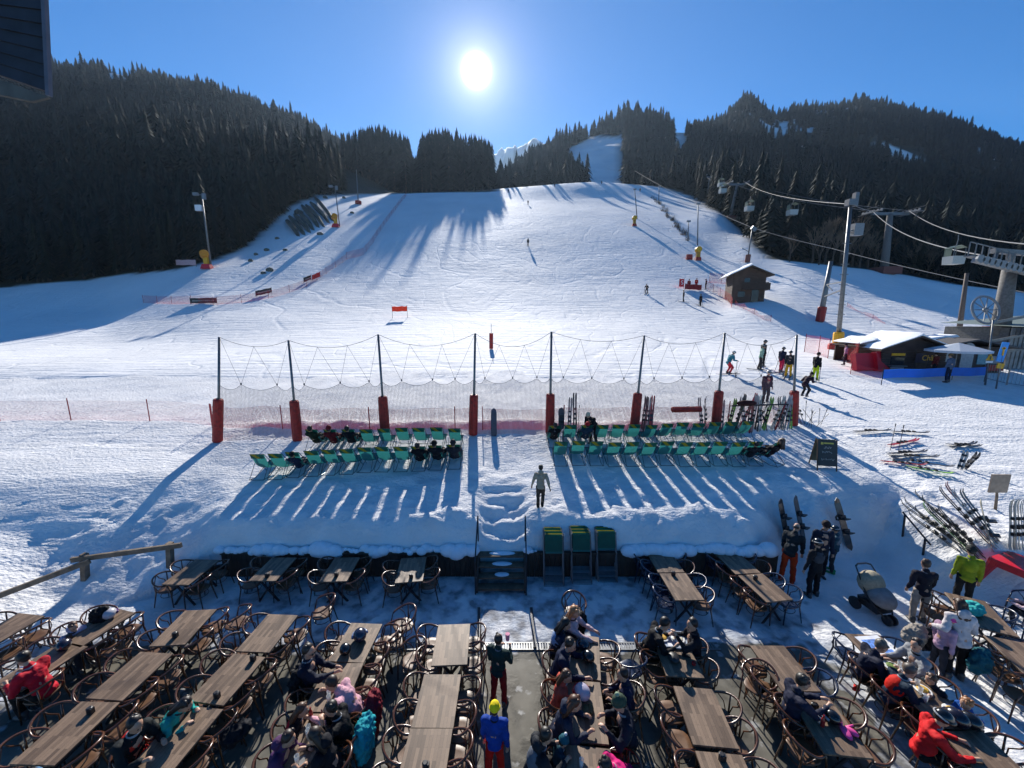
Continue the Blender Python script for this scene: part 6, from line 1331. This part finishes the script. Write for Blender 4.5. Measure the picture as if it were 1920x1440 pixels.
a = at(1375, 758, 12); b_ = at(1470, 752, 12); a = aty(1372, 761, PB[6].y); b_ = aty(1478, 758, PB[6].y); tag(obj('ski_rack_bar', B().tube([V((0, 0, 0)), b_ - a], .035, 6), DARKM, loc=a), 'dark horizontal bar that the skis lean on by the net', 'rail')
p = aty(1259, 768, PB[5].y - .1); q = aty(1315, 767, PB[6].y - .1); tag(obj('lying_pad', B().tube([V((0, 0, 0)), (q - p) * .03, (q - p) * .97, q - p], [.08, .13, .13, .09], 8), RED, loc=p), 'red cylindrical pad laid across the netting between two posts', 'pad')
p = aty(1400, 756, PB[6].y - .1); tag(obj('helmet_bag', B().ell((0, 0, 0), (.45, .15, .13)), cloth('3a1a1a'), loc=p), 'dark maroon bag hung over the ski rack bar', 'bag')
def board(label, base, d, m, L=1.5, w=.27, yaw=0):
    r = thing('snowboard', label, 'snowboard', base, 0, 'snowboards standing in the snow'); b = B(); n = 18; pf = []
    for k in range(n + 1):
        t = k / n * 2 - 1; ww = w / 2 * (1 - abs(t) ** 6) ** .5 * (.9 + .1 * t * t); pf.append((ww, (t + 1) / 2 * L, .03 * max(0, abs(t) - .8) / .2))
    rows = [[(-a, y, z + o) for o in (0,)] + [(a, y, z)] for a, y, z in pf]; b.sheet([[(-a, y, z), (a, y, z)] for a, y, z in pf]); b.sheet([[(a, y, z + .012), (-a, y, z + .012)] for a, y, z in pf]); k = len(pf)
    for i in range(k - 1): b.face([2 * i, 2 * i + 2, 2 * k + 2 * i + 3, 2 * k + 2 * i + 1]); b.face([2 * i + 1, 2 * k + 2 * i, 2 * k + 2 * i + 2, 2 * i + 3])
    obj('deck', b, m, r)
    for t in (.36, .62): obj('binding', B().box((0, L * t, .05), (.22, .11, .05)).box((0, L * t - .05, .12), (.2, .03, .18)), BLACK, r)
    r.rotation_mode = 'QUATERNION'; r.rotation_quaternion = V(d).normalized().to_track_quat('Y', 'Z') @ Matrix.Rotation(yaw, 3, 'Y').to_quaternion(); return r
BBK = mat('snowboard_black', (.012, .012, .014), .3, var=.3, coat=.4); BNV = mat('snowboard_navy', (.015, .03, .07), .35, var=.2)
board('navy snowboard standing alone in the gap between the deckchair groups', at(926, 819, 12) + V((0, 0, -.1)), (0, .12, 1), BNV, 1.35, .28, pi)
board('leftmost black snowboard stuck in the bank behind the orange trousers', at(1472, 1012, 9) + V((0, -.15, -.1)), (-.14, .25, 1), BBK, 1.45, .29); board('second black snowboard stuck in the bank behind the navy jacket', at(1502, 1008, 9) + V((0, -.15, -.1)), (-.16, .25, 1), BBK, 1.5, .30)
board('rightmost black snowboard leaning on the bank with a red patch', at(1590, 1026, 9) + V((0, -.1, -.05)), (-.13, .40, 1), BBK, 1.6, .31); board('navy snowboard standing beside the fifth net post', at(1052, 806, 12), (0, .1, 1), BNV, 1.0, .27)
board('striped snowboard leaning at the right rack behind the lime jacket', at(1862, 1030, 9) + V((0, 0, -.1)), (-.22, .2, 1), mat('striped_board', (.34, .33, .28), .5, var=.6, scale=3.2), 1.5, .27)
tag(obj('strap_loop', B().tube([(.1 * cos(k), .05, .1 * sin(k)) for k in range(6)], .03, 5), BLACK, loc=at(1568, 985, 9) + V((0, -.1, .3))), 'dark binding strap hanging beside the rightmost black snowboard', 'strap')
# right rack: skis fanned against the bank
for i in range(13):
    u = 1778 + i * 7 + rs.uniform(-3, 3); p = at(u + 12, 1022 + rs.uniform(-18, 26), 8); p.z -= .05; m = [SKM, SKM, SKM, SKM, SKM, SKM, SKG, SKM, SKM, SKM, SKR, SKW, SKM][i]
    cn = {SKM.name: 'dark', SKW.name: 'pale', SKR.name: 'red', SKG.name: 'lime green'}[m.name]; ski_pair(f'{cn} skis, {ordn[i]} from the left of the fan above the lime jacket', p, (-.95 + .06 * i, .55, .75), m, rs.uniform(1.4, 1.7), 'skis fanned against the right bank')
for i, u in enumerate((1895, 1906, 1917)): ski_pair(f'pale skis standing at the right picture edge, {ordn[i]} of three', at(u, 1030, 8), (rs.uniform(-.1, .1), .15, 1), SKW, 1.4, 'skis standing at the right picture edge')
# skis lying on the snow
def lying(label, u0, v0, u1, v1, m, y0=10):
    a = at(u0, v0, y0); b = at(u1, v1, y0); d = b - a; a.z += .06; ski_pair(label, a, d, m, max(1.2, min(1.8, d.length)), 'skis lying on the snow')
for l, u0, v0, u1, v1, m in (('dark skis lying alone far right of the net, left part', 1602, 812, 1668, 810, SKM), ('grey dark skis lying in line behind the first lying pair', 1672, 812, 1740, 815, SKM), ('dark red skis lying between two upright poles', 1666, 838, 1720, 828, SKR),
    ('black skis at the back of the lying pile', 1665, 854, 1735, 850, SKM), ('black skis angled right in the lying pile', 1668, 858, 1758, 860, SKM), ('long black skis in the middle of the lying pile', 1672, 862, 1787, 880, SKM), ('red tipped skis at the front left of the lying pile', 1652, 868, 1735, 876, SKR), ('green and black skis at the front of the lying pile', 1700, 878, 1780, 892, SKG), ('small dark heap of skis lying alone on the far right', 1775, 836, 1834, 840, SKM), ('dark skis crossed over the small heap on the right', 1784, 842, 1828, 834, SKM)): lying(l, u0, v0, u1, v1, m)
for i, (u, v, t) in enumerate(((1669, 845, 'left of the two'), (1684, 848, 'right of the two'))): spole(f'upright pole, {t}, stuck by the dark red skis', at(u, v, 10), (.03, 0, 1), 1.1)
for i in range(7): spole('ski pole in the tangled heap right of the rightmost post', at(1512 + i * 4.5, 798 + rs.uniform(-3, 4), 12), (rs.uniform(-.8, .8), rs.uniform(-.3, .3), .7), .8)
g = at(1800, 880, 10); ski_pair('white and green gear standing at the end of the lying pile', g, (.25, .1, .8), SKW, .7, 'skis lying on the snow'); ski_pair('dark gear leaning right at the end of the lying pile', g + V((.15, 0, 0)), (.6, .1, .6), SKM, .8, 'skis lying on the snow')
# ---------------------------------------------------------------- things on the tables
GL = bpy.data.materials.new('glass'); GL.use_nodes = True; pp = GL.node_tree.nodes['Principled BSDF']; pp.inputs['Base Color'].default_value = (.9, .95, .95, 1); pp.inputs['Roughness'].default_value = .05; pp.inputs['Alpha'].default_value = .35
PAPER = mat('paper', (.72, .73, .76), .8, var=.05); TRAY = mat('tray_blue_grey', (.35, .40, .48), .4, var=.05); FOOD = mat('yellow_food', (.62, .36, .04), .6, var=.3, scale=40); GREEN = mat('salad', (.14, .22, .04), .7, var=.5, scale=40); PLATE = mat('plate', (.75, .75, .72), .2, var=0)
def item(name, label, cat, key, s, t, b, m, smooth=False, group=None, rz=0, dz=0):
    p, y = on_table(key, s, t); o = obj(name, b, m, smooth=smooth, loc=p + V((0, 0, dz)), rot=(0, 0, y + rz)); return tag(o, label, cat, group)
def caddy(): return B().lathe([(.045, 0), (.045, .10), (.03, .11)], n=8).box((.05, 0, .05), (.02, .06, .10))
for key, s, t in (('T2', .1, .85), ('T3', 0, .8), ('T4', .1, .85), ('L3', .0, .78), ('L5', .1, .2), ('L6', .5, .1), ('L6', .35, .88), ('M3', .1, .6), ('R1b', -.1, .08), ('R2b', -.1, .2), ('R4b', 0, .1), ('R6', -.2, .25), ('L2a', -.5, .9)):
    item('table_caddy', f'small black caddy on the {[w for k, *_, w in TS if k == key][0]}' + (', farther one' if (key, t) == ('L6', .1) else ', nearer one' if key == 'L6' else ''), 'caddy', key, s, t, caddy(), BLACK, group='black caddies on the tables')
def helmet(label, key, s, t, col, gog=True, lens='101218', sc=1.0):
    p, y = on_table(key, s, t); o = thing('ski_helmet', label, 'helmet', p, y + .6, 'ski helmets on the tables'); b = B().ell((0, 0, .10 * sc), (.115 * sc, .135 * sc, .11 * sc), n=16, k=10); obj('shell', b, mat('helmet_' + col, col, .25, var=.05, coat=.5), o, True)
    if gog: g = B(); g.tube([(.122 * sc * sin(a), .14 * sc * cos(a), .09 * sc) for a in [k * pi / 9 - pi / 2 for k in range(10)]], .026 * sc, 6); obj('goggles', g, mat('lens_' + lens, lens, .15), o, True)
helmet('white ski helmet with purple goggles at the child in white', 'L2a', -.1, .25, 'b8b4b8', True, '503060'); helmet('round black hat with white rim on the upper left table', 'L2b', -.1, .15, '1a1626', False); helmet('dark helmet with goggles topped by fur on the fur helmet table', 'L9a', .15, .45, '20243a', True, '8090b0', 1.15); helmet('smaller dark helmet beside the fur one', 'L9a', -.35, .8, '0e1016', False, sc=.95)
helmet('dark blue helmet, farther of two on the helmet table', 'C1a', .1, .35, '142030', True, '3a4a60'); helmet('black helmet, nearer of two on the helmet table', 'C1a', .4, .62, '101216', True, '28303c'); helmet('white helmet with red goggles and strap', 'C1b', .0, .3, 'b0a8b8', True, 'b02428', 1.15); helmet('black helmet on the near end of the family table', 'R7b', .0, .88, '18121e', True, '303040', 1.2); helmet('second black helmet on the near end of the family table', 'R7b', .6, .92, '101014', True, '303040', 1.1)
helmet('black goggles and cap beside the pink gloves', 'R6', .35, .45, '0e0e12', True, '9098a0', .9); helmet('black helmet between the tables of the teal fleece', 'L5', .9, 1.25, '12141a', True, '6080a0'); item('baseball_hat', 'black cap lying on the tray table', 'cap', 'R3', -.3, .62, B().ell((0, 0, .04), (.11, .13, .05)), BLACK, True)
item('gloves', 'bright pink gloves on the table with black goggles', 'gloves', 'R6', .6, .66, B().ell((0, 0, .04), (.06, .12, .04)).ell((.1, .03, .04), (.05, .10, .04), Matrix.Rotation(.7, 3, 'Z')).cap((0, .1, .04), (.05, .18, .05), .02, .015).cap((.1, .1, .04), (.18, .12, .05), .02, .015), mat('pink_glove', (.70, .06, .28), .6), True)
item('dark_gloves', 'dark patterned gloves in front of the helmets', 'gloves', 'C1b', .15, .55, B().ell((0, 0, .03), (.06, .12, .03)).ell((.08, .05, .03), (.05, .1, .03)), mat('olive_glove', (.07, .06, .02), .7), True)
def glass(label, key, s, t, tall=.14): item('drinking_glass', label, 'glass', key, s, t, B().lathe([(.028, 0), (.036, tall), (.033, tall), (.025, .01)], n=12), GL, True, 'glasses on the tables')
for i, (k, s, t) in enumerate((('L9b', 0, .72), ('L9b', .1, .8), ('L9c', -.3, .35), ('L9c', -.2, .42), ('L9c', .3, .28), ('L9c', .4, .34), ('L9c', .35, .42), ('L9c', -.1, .8), ('C1a', -.85, .75), ('C1b', -.8, .6), ('C1c', -.4, .3), ('C1c', .7, .3), ('R6', -.4, .5), ('R7b', -.2, .35), ('R7b', .1, .2), ('R7a', .2, .8), ('L2b', -.6, .6), ('R7b', -.4, .5), ('R7a', -.1, .95))):
    glass(f'drinking glass on the {[w for q, *_, w in TS if q == k][0]}', k, s, t)
item('ketchup_bottle', 'clear bottle with red contents near the black goggles', 'bottle', 'R6', -.35, .55, B().lathe([(.03, 0), (.03, .12), (.012, .17), (.012, .21)], n=10), mat('red_bottle', (.30, .02, .02), .2)); item('red_bottle', 'red capped bottle, left one on the crowded table', 'bottle', 'L9c', -.55, .12, B().lathe([(.03, 0), (.03, .13), (.012, .18), (.012, .22)], n=10), MC['red_bottle']); item('red_bottle', 'red bottle, right one on the crowded table', 'bottle', 'L9c', .15, .16, B().lathe([(.03, 0), (.03, .13), (.012, .18), (.012, .22)], n=10), MC['red_bottle'])
item('orange_drink', 'bright orange drink in front of the pink sweater', 'drink', 'L9b', .25, .62, B().lathe([(.025, 0), (.05, .12)], n=10), mat('orange_drink', (.8, .25, .02), .4)); item('phone', 'grey phone lying on the crowded table', 'phone', 'L9c', .1, .78, B().box((0, 0, .006), (.08, .16, .012)), GRY, rz=.4); item('phone', 'dark phone on the table behind the food trays', 'phone', 'R3', .6, .52, B().box((0, 0, .006), (.08, .16, .012)), BLACK, rz=1.4)
item('red_cup', 'small dark red pot near the edge of the tray table', 'pot', 'R3', .85, .72, B().lathe([(.035, 0), (.04, .05)], n=10), MC['red_bottle'])
def tray(label, key, s, t, food, sc=1.0):
    p, y = on_table(key, s, t); o = thing('food_tray', label, 'tray', p, y, 'food trays'); obj('tray', B().box((0, 0, .012), (.32, .42, .02)).box((-.16, 0, .025), (.015, .42, .02)).box((.16, 0, .025), (.015, .42, .02)).box((0, .21, .025), (.33, .015, .02)).box((0, -.21, .025), (.33, .015, .02)), TRAY, o)
    obj('plate', B().lathe([(.09, 0), (.13, .02), (.12, .024)], (0, .02, .024), 20), PLATE, o); obj('food', B().ell((0, .02, .05), (.095, .095, .02)), food, o); obj('napkin', B().box((.1, -.16, .028), (.09, .07, .008)), PAPER, o)
tray('left food tray with a yellow dish', 'R3', -.52, .14, FOOD); tray('right food tray with pale plate and chips', 'R3', .52, .16, mat('pale_food', (.62, .58, .45), .6, var=.2, scale=30))
for l, s, t, m in (('plate of green salad at the family table', -.2, .8, GREEN),): 
    p, y = on_table('R7a', s, t); o = thing('plate_of_food', l, 'plate', p, y); obj('plate', B().lathe([(.09, 0), (.14, .02), (.13, .024)], n=20), PLATE, o); obj('food', B().ell((0, 0, .03), (.10, .09, .025)), m, o)
for l, s, t in (('farther plate of yellow chips at the family table', .2, .28), ('nearer yellow dish in front of the blond child', .55, .68), ('orange dish in front of the red and navy jacket', -.5, .1)):
    p, y = on_table('R7b', s, t); o = thing('plate_of_food', l, 'plate', p, y, 'yellow dishes at the family table'); obj('plate', B().lathe([(.09, 0), (.13, .02), (.12, .024)], n=20), PLATE, o); obj('food', B().ell((0, 0, .03), (.095, .085, .025)), FOOD, o)
mp_ = B().box((0, 0, .004), (.52, .50, .006)); o = item('piste_map', 'white and blue piste map spread at the far end of the family table', 'map', 'R7a', .25, .30, mp_, PAPER, rz=.15); obj('print', B().box((-.05, .05, .0085), (.30, .22, .002)).box((.1, -.15, .0085), (.2, .1, .002)), mat('map_blue', (.10, .22, .55), .7, var=.5, scale=14), o)
item('napkins', 'crumpled white napkins in the sun on the upper left table', 'napkins', 'L2b', -.2, .62, B().box((0, 0, .02), (.16, .2, .03), Matrix.Rotation(.4, 3, 'Z')).box((.08, .1, .03), (.12, .12, .04), Matrix.Rotation(1.0, 3, 'Y')).box((-.1, -.1, .03), (.1, .14, .03), Matrix.Rotation(.8, 3, 'X')), PAPER); item('napkins', 'white napkins and cup among the family plates', 'napkins', 'R7b', -.1, .05, B().box((0, 0, .02), (.12, .16, .03), Matrix.Rotation(.4, 3, 'Z')).box((.08, .1, .03), (.10, .1, .05), Matrix.Rotation(1.0, 3, 'Y')), PAPER)
# clothes and bags on chairs
def bundle(label, key, side, k, col, cat='jacket', name='hung_jacket', sz=(.27, .16, .34), dz=.62, seed=0):
    pos, yaw = CH[(key, side, k)]; f = V((-sin(yaw), cos(yaw), 0)); b = B(); r = random.Random(len(label)); b.ell((0, 0, 0), sz, n=12, k=9)
    for q in range(5): b.ell((r.uniform(-.5, .5) * sz[0], r.uniform(-.4, .4) * sz[1], r.uniform(-.8, .5) * sz[2]), (sz[0] * .5, sz[1] * .8, sz[2] * .5))
    o = obj(name, b, cloth(col), loc=V((pos.x, pos.y, dz)) - f * .30, rot=(0, 0, yaw)); voxel(o, .018, 1, .14); tag(o, label, cat)
bundle('black jacket draped over the chair behind the bearded man', 'L9b', -1, 0, '0d0f14'); bundle('dark red patterned jacket hung over the chair of the pink sweater', 'L9b', 1, 1, '6a1624', sz=(.25, .14, .42), dz=.5); bundle('turquoise jacket hung behind the dark haired person', 'L9c', 1, 0, '1a8a96', dz=.55); bundle('black bag and cables piled on the chair right of the teal fleece', 'L7', 1, 0, '12141c', 'bag', 'bag', (.2, .2, .14), .55)
bundle('black backpack on the chair at the head of the helmet table', 'C1a', 1, 0, '101114', 'backpack', 'backpack', (.2, .18, .26), .6) if False else None
for l, u, v, z, col, sz in (('black backpack beside the patterned towel, head of the helmet table', 1085, 1172, .66, '0f1013', (.17, .15, .26)), ('patterned pale towel over the chair at the head of the helmet table', 1062, 1168, .72, 'a8a49c', (.14, .10, .26)), ('teal backpack hanging by the table behind the white fleece', 1838, 1240, .62, '12505c', (.18, .16, .26)), ('turquoise jacket lying on the table behind the white fleece', 1822, 1142, .86, '2a9a98', (.26, .18, .12)), ('beige jacket over the chair of the beige ski trousers', 1716, 1190, .62, '8a8278', (.24, .16, .2)), ('dark backpack under the chair of the beige ski trousers', 1738, 1200, .35, '1c1c22', (.22, .18, .22)), ('red shoe bag under the family table', 1607, 1290, .12, 'c02420', (.07, .05, .05)), ('black fur trimmed coat on the chair near the white helmet', 187, 1160, .75, '101216', (.20, .14, .26))):
    b = B().ell((0, 0, 0), sz, n=12, k=9).ell((.3 * sz[0], .2 * sz[1], .3 * sz[2]), [q * .8 for q in sz]).ell((-.4 * sz[0], 0, -.3 * sz[2]), [q * .75 for q in sz]); o = obj('backpack' if 'pack' in l else 'clothing', b, cloth(col), loc=onz(u, v, z)); voxel(o, .016, 1, .12); tag(o, l, 'bag' if 'pack' in l or 'bag' in l else 'clothing')
p, y = on_table('R6', -1.15, .05)
# ---------------------------------------------------------------- bake the remeshed bodies, turn lettering into meshes
for o in [x for x in S.objects if x.type == 'FONT']: BAKE.append(o)
bpy.context.view_layer.update(); dg = bpy.context.evaluated_depsgraph_get(); done = []
for o in BAKE: done.append((o, bpy.data.meshes.new_from_object(o.evaluated_get(dg), preserve_all_data_layers=True, depsgraph=dg)))
for o, me in done:
    if o.type == 'FONT':
        n = bpy.data.objects.new('lettering', me); COL.objects.link(n); n.parent = o.parent; n.location = o.location; n.rotation_euler = o.rotation_euler; bpy.data.objects.remove(o)
    else: o.modifiers.clear(); o.data = me

HAZE = .00009
# ---------------------------------------------------------------- mountain air
hz = bpy.data.materials.new('mountain_air'); hz.use_nodes = True; t = hz.node_tree; t.nodes.clear(); pv = N(t, 'ShaderNodeVolumePrincipled'); pv.inputs['Color'].default_value = (.55, .75, 1, 1); pv.inputs['Density'].default_value = HAZE; pv.inputs['Anisotropy'].default_value = .45
ou = N(t, 'ShaderNodeOutputMaterial'); t.links.new(pv.outputs[0], ou.inputs['Volume'])
tag(obj('haze', B().box((0, 330, 195), (3600, 3300, 720)), hz), kind='stuff')
